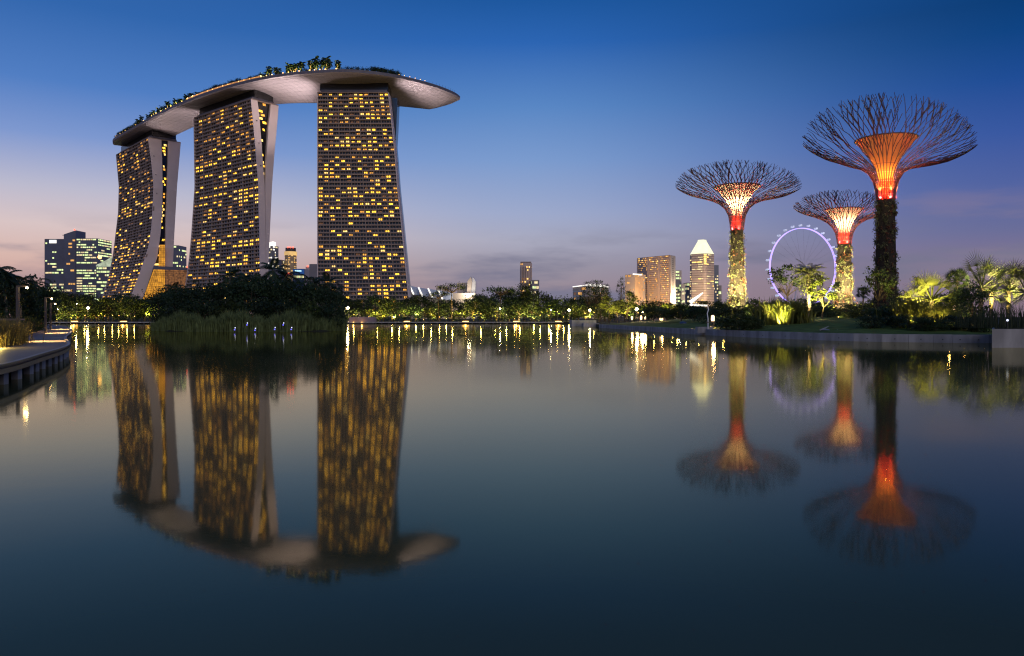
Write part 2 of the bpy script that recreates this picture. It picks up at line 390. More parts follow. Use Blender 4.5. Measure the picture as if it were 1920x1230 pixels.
slab('wall_block', 'raised concrete block on the lake wall beside round dark shrub', 'block', 1308, 1337, 613, 122.4, 1.4, .3)
slab('jetty_block', 'low concrete jetty block where far boardwalk meets the lawn', 'block', 1072, 1118, 600.5, 236, 10)
slab('jetty_step', 'flat concrete landing step beside the jetty block', 'step', 1094, 1124, 606.5, 228, 6)
# ================================================================== boardwalks
t = thing('boardwalk', 'curved timber boardwalk over the lake on concrete posts', 'boardwalk', (-26, 41, 0)); t['kind'] = 'structure'
ZD = .86
def fine(line, n=6):
    o = []
    for i in range(len(line) - 1):
        for k in range(n):
            f = k / n; p0 = line[max(i - 1, 0)]; p1 = line[i]; p2 = line[i + 1]; p3 = line[min(i + 2, len(line) - 1)]
            o.append(tuple(.5 * (2 * p1[j] + (p2[j] - p0[j]) * f + (2 * p0[j] - 5 * p1[j] + 4 * p2[j] - p3[j]) * f * f + (3 * p1[j] - p0[j] - 3 * p2[j] + p3[j]) * f ** 3) for j in (0, 1)))
    return o + [line[-1]]
E, I = fine(DECK_EDGE), fine(DECK_IN)
m = MB(); fa = MB(); rl_ = MB()
for k in range(len(E) - 1):
    e0, e1, i0, i1 = E[k], E[k + 1], I[k], I[k + 1]
    m.hexa([(*e0, ZD - .1), (*e1, ZD - .1), (*i1, ZD - .1), (*i0, ZD - .1), (*e0, ZD), (*e1, ZD), (*i1, ZD), (*i0, ZD)])
eo, ei2 = offs(E, -.12), offs(E, .1)
for k in range(len(E) - 1):
    fa.hexa([(*eo[k], ZD - .33), (*eo[k + 1], ZD - .33), (*ei2[k + 1], ZD - .33), (*ei2[k], ZD - .33), (*eo[k], ZD - .105), (*eo[k + 1], ZD - .105), (*ei2[k + 1], ZD - .105), (*ei2[k], ZD - .105)])
    rl_.hexa([(*eo[k], ZD + .003), (*eo[k + 1], ZD + .003), (*ei2[k + 1], ZD + .003), (*ei2[k], ZD + .003), (*eo[k], ZD + .1), (*eo[k + 1], ZD + .1), (*ei2[k + 1], ZD + .1), (*ei2[k], ZD + .1)])
m.build('deck', DECK, t); fa.build('edge_beam', DARKM, t); rl_.build('kerb_rail', DARKM, t)
acc = 0
for k in range(len(E) - 1):
    acc += math.hypot(E[k + 1][0] - E[k][0], E[k + 1][1] - E[k][1])
    if acc > 1.9 and E[k][1] < 240:
        acc = 0; m = MB(); x, y = offs(E, .18)[k]; m.box(x - .16, x + .16, y - .16, y + .16, -.5, ZD - .34); m.build('post', CONC, t)
bw = MB()
for k, (x, y) in enumerate(offs(E, 1.4)):
    pass
in_w = offs(I, -.6)
for k in range(len(in_w) - 1):
    bw.quad((*in_w[k], -.5), (*in_w[k + 1], -.5), (*in_w[k + 1], ZD - .12), (*in_w[k], ZD - .12))
bw.build('back_wall', SOIL, t)
t = thing('shore_boardwalk', 'straight timber boardwalk along the far shore with dark posts', 'boardwalk', (-80, FAR_D - 4, 0)); t['kind'] = 'structure'
m = MB(); m.box(-207, 22, FAR_D - 7, FAR_D + .5, .62, .86); m.build('deck', DECK, t)
m = MB(); m.box(-207, 22, FAR_D - 7.2, FAR_D - 7.0, .40, .84); m.build('edge_beam', CONC, t)
for k in range(76):
    m = MB(); x = -206 + k * 3; m.box(x - .25, x + .25, FAR_D - 6.7, FAR_D - 6.2, -.5, .61); m.build('post', DARKM, t)
# ================================================================== hotel towers
def tower(name, label, PL, PR, ztop, oprof, xl, xr, fin1, s2a, s2b, bays, lit, group, thick=12.0, zbot=4.0, right2=None, seed=1, dim=None, rec=1.55, mul=.045, win_m=(WY1, WY2, WY3, WY4)):
    """PL, PR: plan corners of the camera-side facade at the top; tables give where edges run at given picture rows."""
    rnd = random.Random(seed)
    PL, PR = Vector((*PL, 0)), Vector((*PR, 0)); u = (PR - PL).normalized(); n = Vector((u.y, -u.x, 0))
    B = PR.copy(); root = thing(name, label, 'building', (B.x, B.y, 0), group)
    def solve_a(z, tab, o):
        base = B + n * o; d = base.y
        for _ in range(4):
            v = HZ - F * (z - CZ) / d; k = (interp(v, tab) - 960) / F
            a = (k * base.y - base.x) / (u.x - k * u.y); d = base.y + u.y * a
        return a
    def solve_b(z, tab, Q):
        d = Q.y
        for _ in range(4):
            v = HZ - F * (z - CZ) / d; k = (interp(v, tab) - 960) / F
            bb = (Q.x - k * Q.y) / (n.x - k * n.y); d = (Q - n * bb).y
        return bb
    fl = 3.15; NF = int((ztop - zbot) / fl)
    zs = [ztop - k * fl for k in range(NF + 1)]
    cache = {}
    def at(z):
        if z in cache: return cache[z]
        o = interp(z, oprof); aL = solve_a(z, xl, o); aR = solve_a(z, xr, o)
        Q = B + n * o + u * aR
        if fin1: b1 = solve_b(z, fin1, Q); b2 = solve_b(z, s2a, Q); b3 = solve_b(z, s2b, Q)
        else: b1, b2, b3 = thick, thick + 3, thick + 15
        b2 = max(b2, b1 + .4); b3 = max(b3, b2 + 2)
        cache[z] = (o, aL, aR, b1, b2, b3); return cache[z]
    def pt(z, a, back): o = at(z)[0]; p = B + n * (o - back) + u * a; return (p.x, p.y, z)
    def fp(z, f, back):                            # f 0..1 across the facade
        o, aL, aR, *_ = at(z); return pt(z, aL + (aR - aL) * f, back)
    body, gl, fr, rs, gg = MB(), MB(), MB(), MB(), MB(); ews = (MB(), MB())
    for z1, z0 in zip(zs[:-1], zs[1:]):
        A, C = at(z1), at(z0)
        gl.quad(fp(z0, 0, 1.7), fp(z0, 1, 1.7), fp(z1, 1, 1.7), fp(z1, 0, 1.7))
        # front slab end walls
        for f in (0, 1):
            a0, a1 = (C[1], A[1]) if f == 0 else (C[2], A[2]); dx = .5 if f == 1 else -.5
            ews[f].hexa([pt(z0, a0 - dx, -.15), pt(z0, a0 + dx * .3, -.15), pt(z0, a0 + dx * .3, C[3]), pt(z0, a0 - dx, C[3]),
                     pt(z1, a1 - dx, -.15), pt(z1, a1 + dx * .3, -.15), pt(z1, a1 + dx * .3, A[3]), pt(z1, a1 - dx, A[3])])
        body.quad(pt(z0, C[2] - .4, C[3] - .2), pt(z0, C[1] + .4, C[3] - .2), pt(z1, A[1] + .4, A[3] - .2), pt(z1, A[2] - .4, A[3] - .2))
        # rear slab
        ra0, ra1 = C[2], A[2]
        if right2: ra0, ra1 = max(C[2] - 1, solve_a(z0, right2, C[0] - C[4])), max(A[2] - 1, solve_a(z1, right2, A[0] - A[4]))
        rp = [pt(z0, C[1], C[4]), pt(z0, ra0, C[4]), pt(z0, ra0, C[5]), pt(z0, C[1], C[5]), pt(z1, A[1], A[4]), pt(z1, ra1, A[4]), pt(z1, ra1, A[5]), pt(z1, A[1], A[5])]
        rs.hexa(rp)
        # recessed glass closing the gap between the slabs
        gg.quad(pt(z0, C[2] - 2.2, C[3] - .5), pt(z0, C[2] - 2.2, C[4] + .5), pt(z1, A[2] - 2.2, A[4] + .5), pt(z1, A[2] - 2.2, A[3] - .5))
        # floor band
        zb = z0 + fl * .36
        if zb not in cache:
            o = interp(zb, oprof); r = (zb - z0) / fl; cache[zb] = tuple(C[i] + (A[i] - C[i]) * r for i in range(6))
        fr.hexa([fp(z0, 0, 0), fp(z0, 1, 0), fp(z0, 1, 1.75), fp(z0, 0, 1.75), fp(zb, 0, 0), fp(zb, 1, 0), fp(zb, 1, 1.75), fp(zb, 0, 1.75)])
    # vertical party walls
    for j in range(bays + 1):
        wj = .0042 if j % 2 == 0 else .0022
        f0, f1 = max(0, j / bays - wj), min(1, j / bays + wj); bk = .12 if j % 2 == 0 else .5
        for z1, z0 in zip(zs[:-1:3], zs[3::3]):
            fr.hexa([fp(z0, f0, bk), fp(z0, f1, bk), fp(z0, f1, 1.72), fp(z0, f0, 1.72), fp(z1, f0, bk), fp(z1, f1, bk), fp(z1, f1, 1.72), fp(z1, f0, 1.72)])
    gl.build('glazing', GLASSD, root); fr.build('facade_frame', FACADE, root); [e_.build('end_wall', FIN, root) for e_ in ews]
    body.build('slab_back', GREYW, root); rs.build('rear_slab', FIN if fin1 else GLASSB, root); gg.build('gap_glazing', GLASSD, root)
    # lit rooms
    q = []
    dark_rows = set(rnd.sample(range(NF), 6))
    for k, (z1, z0) in enumerate(zip(zs[:-1], zs[1:])):
        p = lit(k / NF)
        if k in dark_rows: p *= .1
        for j in range(bays):
            if rnd.random() > p: continue
            f0 = (j + .16 + .09 * rnd.random()) / bays; f1 = (j + .85 - .17 * rnd.random()) / bays
            za, zb = z0 + fl * .39, z1 - fl * .10 - fl * .16 * rnd.random()
            mi = rnd.choices((0, 1, 2, 3), (.46, .24, .12, .18) if not (dim and k / NF < dim) else (.2, .45, .05, .3))[0]
            for zz_ in (za, zb):
                if zz_ not in cache:
                    r = (zz_ - z0) / fl; C, A = at(z0), at(z1); cache[zz_] = tuple(C[i] + (A[i] - C[i]) * r for i in range(6))
            fm = (f0 + f1) / 2; g = .035 / bays
            q.append(([fp(za, f0, rec), fp(za, f1, rec), fp(zb, f1, rec), fp(zb, f0, rec)], mi))
    windows(root, q, list(win_m))
    # mullion in front of every lit pane is part of the frame mesh: a thin bar per bay
    mu = MB()
    for j in range(bays):
        fm = (j + .5) / bays
        for z1, z0 in zip(zs[:-1:4], zs[4::4]):
            mw = mul / bays; r0, r1 = rec - .35, rec - .05; mu.hexa([fp(z0, fm - mw, r0), fp(z0, fm + mw, r0), fp(z0, fm + mw, r1), fp(z0, fm - mw, r1), fp(z1, fm - mw, r0), fp(z1, fm + mw, r0), fp(z1, fm + mw, r1), fp(z1, fm - mw, r1)])
    mu.build('mullions', FACADE, root)
    if fin1:                                         # lit landings in the gap
        q = []
        for k, (z1, z0) in enumerate(zip(zs[:-1], zs[1:])):
            C, A = at(z0), at(z1)
            w = C[4] - C[3]
            if w < 1.5 or rnd.random() > .62: continue
            za, zb = z0 + .5, z1 - .5; s0 = C[3] + w * rnd.choice((.08, .3, .5)); s1 = s0 + w * rnd.choice((.25, .4))
            q.append(([pt(z0, C[2] - 2.0, s0), pt(z0, C[2] - 2.0, s1), pt(z1, A[2] - 2.0, s1), pt(z1, A[2] - 2.0, s0)], rnd.choice((0, 0, 2, 1))))
            qq = [list(p) for p in q[-1][0]]; qq[0][2] += .9; qq[1][2] += .9; qq[2][2] -= .3; qq[3][2] -= .3; q[-1] = ([tuple(p) for p in qq], q[-1][1])
        windows(root, q, list(win_m))
    # roof slab and dark neck up to the roof deck
    A = at(zs[0]); rf = MB()
    rf.hexa([pt(ztop, A[1], .05), pt(ztop, A[2], .05), pt(ztop, A[2], A[5]), pt(ztop, A[1], A[5])] + [(p[0], p[1], ztop + .8) for p in (pt(ztop, A[1], .05), pt(ztop, A[2], .05), pt(ztop, A[2], A[5]), pt(ztop, A[1], A[5]))])
    rf.build('roof', FACADE, root)
    nk = MB(); w = A[2] - A[1]; c4 = [pt(ztop, A[1] + .04 * w, 3), pt(ztop, A[2] - .03 * w, 3), pt(ztop, A[2] - .03 * w, A[5] - 3), pt(ztop, A[1] + .04 * w, A[5] - 3)]
    nk.hexa([(p[0], p[1], ztop + .8) for p in c4] + [(p[0], p[1], ztop + 3.4) for p in c4]); nk.build('neck', HULLD, root)
    nk = MB(); c4 = [pt(ztop, A[1] + .02 * w, 4.5), pt(ztop, A[2] - .02 * w, 4.5), pt(ztop, A[2] - .02 * w, A[5] - 4), pt(ztop, A[1] + .02 * w, A[5] - 4)]
    nk.hexa([(p[0], p[1], ztop + 3.4) for p in c4] + [(p[0], p[1], ztop + 9.6) for p in c4]); nk.build('neck', GLASSD, root)
    return root, at, pt, u, n
def plan(u_, v_, z): d = F * (z - CZ) / (HZ - v_); return (PX(u_, d), d)
GT = 'curved hotel towers under the roof deck'
ZT = 183.5
lit3 = lambda f: .52 if f < .42 else (.08 if .56 < f < .60 else (.46 if f < .7 else .36))
lit2 = lambda f: .46 if f < .25 else (.52 if f < .5 else (.16 if f < .60 else .50))
lit1 = lambda f: .38 if f < .3 else (.46 if f < .42 else (.18 if f < .56 else .52))
T3 = tower('hotel_tower', 'widest hotel tower at the deck prow, flat facade full of yellow windows', plan(595, 174, ZT), plan(728, 174, ZT), ZT,
           [(187, 0), (130, -.5), (90, 0), (50, 2), (0, 6)],
           [(100, 595), (600, 595)], [(170, 728), (205, 732), (279, 740), (344, 745), (440, 755), (552, 766), (600, 771)], None, None, None, 14, lit3, GT, thick=11,
           right2=[(150, 745), (195, 745), (242, 743), (289, 740), (330, 738), (600, 738)], seed=3)
T2 = tower('hotel_tower', 'middle hotel tower with two slim pale end walls and yellow windows', plan(363, 222, ZT), plan(470, 186, ZT), ZT,
           [(187, 0), (162, -1.0), (136, -1.3), (112, -.8), (94, .4), (62, 3.4), (30, 8), (0, 13)],
           [(222, 363), (350, 365), (394, 362), (438, 359), (482, 355), (534, 348), (590, 341)],
           [(186, 470.5), (242, 476), (300, 481), (350, 485), (394, 485.5), (438, 487), (521, 487.5), (590, 487)],
           [(186, 482), (206, 485), (263, 490), (350, 496), (394, 497), (438, 498), (590, 499)],
           [(186, 508), (204, 507), (242, 503), (303, 499.5), (350, 497.5), (394, 497.5), (590, 499.2)],
           [(186, 523), (220, 521), (283, 515), (350, 510), (438, 506), (521, 502), (590, 500.5)], 13, lit2, GT, seed=5, dim=.25, rec=.8, mul=.035)
T1 = tower('hotel_tower', 'most curved hotel tower, at the stern of the deck, two broad pale fins', plan(218, 290, ZT), plan(277, 258, ZT), ZT,
           [(187, 0), (162, -3.6), (136, -5.2), (112, -4.7), (94, -3.4), (76, -.6), (62, 3.2), (48, 8), (30, 14), (0, 26)],
           [(290, 217.5), (350, 223), (400, 221.5), (437, 217), (481, 211.5), (520, 203), (550, 194), (590, 180)],
           [(256, 277), (303, 284), (350, 288), (394, 286), (427, 284), (460, 279), (486, 271), (512, 262), (545, 250), (590, 232)],
           [(250, 302), (303, 304), (350, 305), (394, 304), (438, 301), (482, 295), (504, 287), (545, 273), (590, 255)],
           [(250, 316), (350, 313.5), (416, 311), (490, 310), (590, 309)],
           [(250, 340), (268, 339), (350, 332), (438, 327), (499, 324), (590, 319)], 12, lit1, GT, seed=9, dim=.3, rec=.4, mul=.02)
# glass atrium between the first two towers
at_d = T1[0].location.y - 6
t = thing('glass_atrium', 'orange glowing sloped glass atrium at the foot of the most curved tower', 'building', (PX(310, at_d), at_d, 0))
def pan(pts, d): return [tuple(P(x, y, d)) for x, y in pts]
q = MB(); f_ = pan([(268, 560), (350, 560), (350, 505), (288, 505)], at_d); bk_ = [(p[0], p[1] + 14, p[2]) for p in f_]
q.quad(f_[1], bk_[1], bk_[2], f_[2]); q.quad(f_[0], f_[3], bk_[3], bk_[0]); q.build('side_glass', GLASSD, t)
for x0, x1, x2, x3, mm in ((268, 288, 309, 309, ATR), (309.3, 309.3, 328, 326, WY4), (328.3, 326.3, 350, 350, WY4)):
    q = MB(); q.poly(pan([(x0, 560), (x2, 560), (x3, 505), (x1, 505)], at_d)); q.build('glass_front', mm, t)
q = MB(); p = pan([(286, 505), (351, 507), (351, 501.5), (288, 498.5)], at_d - .5); bk_ = [(x, y + 15, z) for x, y, z in p]
q.hexa([p[0], p[1], bk_[1], bk_[0], p[3], p[2], bk_[2], bk_[3]]); q.build('roof_slab', OFFICE, t)
q = MB()
for k in range(9):
    f = k / 8; a = P(268 + 42 * f, 560, at_d - .25); c = P(288 + 22 * f, 505, at_d - .25); q.tube([a, c], .12, 4)
for k in range(1, 14):
    v = 505 + 4 * k; f = (v - 505) / 55; q.tube([P(288 - 20 * f, v, at_d - .25), P(350, v, at_d - .25)], .09, 4)
for x in (317, 328, 339, 350): q.tube([P(x, 560, at_d - .25), P(x - 2, 505, at_d - .25)], .16, 4)
q.build('glazing_bars', DARKM, t)
q = MB(); q.quad(*pan([(297, 503), (309.5, 503), (309.5, 459), (299, 459)], at_d + 8)); q.build('glass_front', ATR, t)
q = MB()
for k in range(12): q.tube([P(297 + .2 * k, 501 - 3.5 * k, at_d + 7.7), P(309.5, 501 - 3.5 * k, at_d + 7.7)], .1, 4)
for x in (300.5, 303.5, 306.5): q.tube([P(x, 502, at_d + 7.7), P(x, 459, at_d + 7.7)], .1, 4)
q.build('glazing_bars', DARKM, t)
q = MB(); q.ball(P(351, 500.5, at_d - 1), .9); tag(q.build('red_beacon', REDL), 'red beacon lamp on the corner of the atrium roof', 'lamp')
# ------------------------------------------------------------------ roof deck (long boat-shaped hull)
FE = [(-446, 836), (-434, 812), (-410, 785), (-373, 746), (-332, 704), (-290, 665), (-256, 637), (-226, 616), (-198, 600), (-173, 590), (-151, 585), (-129, 583), (-109, 588), (-90, 598), (-71, 614), (-58, 629), (-49, 644), (-45.5, 655)]
FEf = fine(FE, 5)
bkn = offs(FEf, 1.0)
LEN = len(FEf)
def hw(i):                                          # deck width, rounded at both ends
    s = i / (LEN - 1)
    return (37 + 11 * min(1, max(0, (s - .33) / .2))) * min(1, (max(0, s) / .07)) ** .5 * min(1, max(0.0, 1 - s) / .2) ** .5 + .3
ZDK = 196.4
SEC = [(0, 0), (.005, -2.2), (.04, -2.9), (.12, -3.2), (.24, -3.4), (.38, -3.7), (.5, -4.4), (.62, -5.7), (.74, -7.8), (.85, -10.2), (.92, -11.6), (.96, -11.4), (.985, -9.6), (1, -6), (1.0, 0)]
TIPSEC = [(0, 0), (.005, -2.2), (.04, -3.6), (.12, -5.4), (.24, -7.2), (.38, -9), (.5, -10.2), (.62, -11.2), (.74, -11.9), (.85, -12), (.92, -11.6), (.96, -10.4), (.985, -8.6), (1, -5.5), (1.0, 0)]
t = thing('roof_deck', 'long boat-shaped roof deck bridging the three hotel towers', 'roof deck', (-150, 610, ZDK))
SECI = {q: k for k, q in enumerate(SEC)}
def hp(i, tt_, dz):
    p = FEf[i]; nn = (bkn[i][0] - p[0], bkn[i][1] - p[1]); w = hw(i); s = i / (LEN - 1)
    if dz < -2 and (tt_, dz) in SECI:                # the belly gets rounder towards the prow
        f = min(1, max(0, (s - .80) / .12)); dz = dz * (1 - f) + TIPSEC[SECI[(tt_, dz)]][1] * f
    if dz < -3: dz = -3 + (dz + 3) * (.35 + .65 * min(1, max(0, (s - .34) / .16)))
    sh = min(1, s / .03) ** .5 * (.25 + .75 * min(1, (1 - s) / .07) ** .5)
    return (p[0] + nn[0] * w * tt_, p[1] + nn[1] * w * tt_, ZDK + dz * sh)
fas, und, top = MB(), MB(), MB()
for i in range(LEN - 1):
    for k in range(len(SEC) - 1):
        q = (fas if k == 0 or k == len(SEC) - 2 else und)
        q.quad(hp(i, *SEC[k]), hp(i + 1, *SEC[k]), hp(i + 1, *SEC[k + 1]), hp(i, *SEC[k + 1]))
    top.quad(hp(i, 0, -.9), hp(i + 1, 0, -.9), hp(i + 1, 1, -.9), hp(i, 1, -.9))
for i in (0, LEN - 1): und.poly([hp(i, *s) for s in SEC])
fas.build('fascia', HULLD, t); und.build('hull', HULL, t, smooth=True); top.build('deck_floor', DECK, t)
seam = MB()
for i in range(3, LEN - 3):
    for k in range(2, len(SEC) - 3):
        a, c = Vector(hp(i, *SEC[k])), Vector(hp(i, *SEC[k + 1])); dz = Vector((0, 0, -.04))
        if (i + k) % 1 == 0: seam.tube([a + dz, c + dz], .05, 3, cap=False)
    for k in range(2, len(SEC) - 2):
        if i % 1 == 0: seam.tube([Vector(hp(i, *SEC[k])) - Vector((0, 0, .03)), Vector(hp(i + 1, *SEC[k])) - Vector((0, 0, .03))], .05, 3, cap=False)
seam.build('panel_seams', HULLD, t)
# uplights standing on the tower roofs wash the hull
def fe_at_px(u_): return min(range(LEN), key=lambda i: abs(960 + F * FEf[i][0] / FEf[i][1] - u_))
def flank_light(T, side, z, back, pw, out, toward, name):
    root, at, pt, uu, nn = T; A = at(z); a = A[2] + .9 if side > 0 else A[1] - .9
    p = pt(z, a, back)
    d_ = uu * side * out - nn * toward
    fx_ = MB(); fx_.box(p[0] - .45, p[0] + .45, p[1] - .45, p[1] + .45, z - .5, z); tag(fx_.build('deck_uplight', DARKM), f'small dark floodlight on the {name}', 'floodlight', 'floodlights on the tower flanks')
    p = Vector(p) + uu * side * .7; light((p.x, p.y, z + .4), pw, (1, .82, .80), 1.0, typ='SPOT', direction=(d_.x, d_.y, 1), angle=86, blend=.9)
for T, sd, nm, k_ in ((T3, 1, 'outer flank of the widest tower', 1.9), (T3, -1, 'inner flank of the widest tower', 1.7), (T2, 1, 'flank of the middle tower facing the widest', .6), (T2, -1, 'flank of the middle tower facing the curved one', .7), (T1, 1, 'flank of the most curved tower', .5)):
    for z in (166.2, 147.3, 128.4):
        flank_light(T, sd, z, 5 if nm[0] == 'o' or 'inner' in nm else 3, k_ * {166.2: 16000, 147.3: 34000, 128.4: 60000}[z], {166.2: .85, 147.3: .8, 128.4: .85}[z], .1, nm)
# ================================================================== plants
def crown_pts(rx, ry, rz, cz, nclump, nleaf, cr, low=-.55):
    out = []; cl = []
    for _ in range(nclump):
        while True:
            p = RNG.normal(size=3); p /= np.linalg.norm(p); p *= RNG.uniform(.45, 1.0) ** .6
            if p[2] > low: break
        c = np.array([p[0] * rx, p[1] * ry, cz + p[2] * rz]); cl.append(c)
        k = int(nleaf * RNG.uniform(.5, 1.5)); r = cr * RNG.uniform(.6, 1.3)
        out.append(c + RNG.normal(size=(k, 3)) * np.array([r, r, r * .62]))
    return np.concatenate(out), cl
TREES = {}
def make_tree(key, h, rx, rz, cz, nclump, nleaf, cr, ls, trunk_r, leafm, nlimb=7, bole=.45, low=-.55, asp=2.0):
    pts, cl = crown_pts(rx, rx, rz, cz, nclump, nleaf, cr, low); pts = pts[pts[:, 2] > .15]
    c = MB(); c.leaves(pts, ls, asp); tr = MB(); hb = h * bole
    wob = [(0, 0, -.3), (RNG.normal() * .12, RNG.normal() * .12, hb * .5), (RNG.normal() * .2, RNG.normal() * .2, hb)]
    tr.tube(wob, [trunk_r * 1.25, trunk_r, trunk_r * .8], 7)
    for q in sorted(cl, key=lambda q: RNG.random())[:nlimb]:
        m_ = (Vector(wob[2]) * .55 + Vector(q) * .45) + Vector((RNG.normal() * .3, RNG.normal() * .3, .3))
        tr.tube([wob[2], m_, Vector(q)], [trunk_r * .6, trunk_r * .35, trunk_r * .14], 5)
    TREES[key] = (tr.mesh('trunk', BARK), c.mesh('crown', leafm))
for k in range(4): make_tree(f'broad{k}', 10, 4.2 + .5 * (k % 2), 4.4, 5.5, 48, 44, .8, .60, .24, LEAF, low=-.95, bole=.3)
for k in range(3): make_tree(f'dense{k}', 10, 3.6, 4.6, 5.4, 46, 50, .8, .60, .22, LEAFD, bole=.3, low=-.95)
for k in range(2): make_tree(f'open{k}', 10, 3.3, 3.0, 6.9, 22, 34, .5, .50, .14, LEAF, nlimb=14, bole=.42)
for k in range(2): make_tree(f'bright{k}', 10, 3.0, 3.4, 6.6, 26, 46, .55, .52, .13, LEAFY, nlimb=12, bole=.3)
for k in range(3): make_tree(f'shrub{k}', 3, 1.9, 1.5, 1.5, 26, 50, .42, .34, .07, LEAFD if k < 2 else LEAF, bole=.2, low=-.95)
make_tree('flat', 10, 4.6, .9, 8.6, 24, 34, .55, .42, .16, LEAFD, nlimb=18, bole=.72, low=-.4)
make_tree('wispy', 12, 2.6, 5.2, 7.2, 60, 22, .42, .5, .14, LEAFD, nlimb=40, bole=.3, low=-.8, asp=4)
def place(key, loc, h, label, group=None, name='tree', cat='tree', wx=1.0, h0=10, rz=None):
    root = thing(name, label, cat, loc, group, random.random() * 6.3 if rz is None else rz)
    tr, cr = TREES[key]; s = h / h0
    inst('trunk', tr, root, sc=(s * wx, s * wx, s)); inst('crown', cr, root, sc=(s * wx, s * wx, s)); return root
def frond(b, base, az, el, length, droop, leaf, nl=14, w=.07, mi=0, rib=.03):
    p = Vector(base); pts = [p.copy()]; e = el; st = length / 8
    for k in range(8):
        p = p + Vector((math.cos(az) * math.cos(e), math.sin(az) * math.cos(e), math.sin(e))) * st; pts.append(p.copy()); e -= droop / 8
    b.tube(pts, [rib * (1 - .8 * i / 8) for i in range(9)], 4, mi)
    side = Vector((-math.sin(az), math.cos(az), 0))
    for k in range(1, nl):
        f = .15 + .85 * k / nl; i = min(int(f * 8), 7); q = pts[i].lerp(pts[i + 1], f * 8 - i); d = (pts[i + 1] - pts[i]).normalized()
        ll = leaf * (.45 + .55 * math.sin(math.pi * min(1, f * .95 + .05)))
        for sgn in (1, -1):
            tip = q + (side * sgn * .85 + d * .55 + Vector((0, 0, -.35))).normalized() * ll
            mid = (q + tip) / 2 + Vector((0, 0, .06 * ll)); ww = d * w
            b.quad(q - ww * .6, q + ww * .6, mid + ww, mid - ww, mi); b.tri(mid - ww, mid + ww, tip, mi)
def make_palm(key, h, r, nfr, flen, leaf, leafm, droop=1.5, lo=-.5, hi=1.3, bark=PBARK, lean=.3, w=.07):
    tr = MB(); tr.tube([(0, 0, -.3), (lean * .2, 0, h * .35), (lean * .6, 0, h * .7), (lean, 0, h)], [r * 1.5, r, r * .9, r * .95], 9)
    c = MB()
    for k in range(nfr):
        f = k / nfr; frond(c, (lean, 0, h - .1), k * 2.399 + RNG.normal() * .1, lo + (hi - lo) * f + RNG.normal() * .08, flen * RNG.uniform(.85, 1.1), droop * RNG.uniform(.8, 1.2), leaf, w=w)
    TREES[key] = (tr.mesh('trunk', bark), c.mesh('crown', leafm))
make_palm('palm0', 8, .16, 17, 2.9, .85, LEAFD, lean=.5, w=.09); make_palm('palm1', 8, .15, 15, 3.1, .9, LEAFD, lean=-.4, w=.09)
make_palm('roofpalm0', 4.6, .2, 16, 3.0, 1.1, LEAFD, lean=.2, w=.2); make_palm('roofpalm1', 5.4, .2, 14, 2.8, 1.1, LEAFD, lean=-.3, w=.2)
make_palm('datepalm', 8.6, .42, 46, 3.7, .8, LEAFY, droop=1.2, lo=-.75, hi=1.35, lean=.1, w=.07)
def fan(b, o, d, length, R, nb=18, spread=3.0, w=.032, mi=0, fold=.2):
    o, d = Vector(o), Vector(d).normalized(); tip = o + d * length
    b.tube([o, o + d * length * .5 + Vector((0, 0, .04 * length)), tip], [.075, .05, .035], 4, mi)
    s = d.cross(Vector((0, 0, 1)))
    s = s.normalized() if s.length > .1 else Vector((1, 0, 0))
    s = Matrix.Rotation(RNG.uniform(-1.2, 1.2), 3, d) @ s
    nv = s.cross(d).normalized()
    for k in range(nb):
        t_ = (k / (nb - 1) - .5) * spread; dr = (d * math.cos(t_) + s * math.sin(t_) - nv * fold * abs(t_) * .4).normalized()
        rr_ = R * (1 - .18 * abs(t_) / spread * 2) * RNG.uniform(.9, 1.06); wd_ = dr.cross(nv).normalized() * w
        m_ = tip + dr * rr_ * .45; e_ = tip + dr * rr_ - Vector((0, 0, .06 * rr_))
        b.quad(tip - wd_ * .4, tip + wd_ * .4, m_ + wd_, m_ - wd_, mi); b.tri(m_ - wd_, m_ + wd_, e_, mi)
def make_fanpalm(key, h, r, nf, plen, R, leafm, lo=-.5, hi=1.5, nb=18):
    tr = MB(); tr.tube([(0, 0, -.3), (.05, 0, h * .5), (.1, .05, h)], [r * 1.3, r, r], 9); c = MB()
    for k in range(nf):
        f = k / nf; az = k * 2.399; el = lo + (hi - lo) * f + RNG.normal() * .06
        fan(c, (.1, .05, h - .05), (math.cos(az) * math.cos(el), math.sin(az) * math.cos(el), math.sin(el)), plen * RNG.uniform(.85, 1.15), R * RNG.uniform(.85, 1.1), nb)
    TREES[key] = (tr.mesh('trunk', PBARK), c.mesh('crown', leafm))
make_fanpalm('fanpalm0', 2.9, .2, 19, 1.9, 1.8, LEAFY, lo=-.35); make_fanpalm('fanpalm1', 4.2, .22, 19, 2.3, 1.9, LEAFP, lo=-.45); make_fanpalm('fanpalm3', 4.2, .22, 22, 2.2, 2.0, LEAFP, lo=-.6)
make_fanpalm('fanpalm2', 4.4, .12, 22, .7, .75, LEAFD, lo=-.7, nb=14); make_fanpalm('fanlow', .5, .16, 26, 1.5, 1.3, LEAFY, lo=.0)
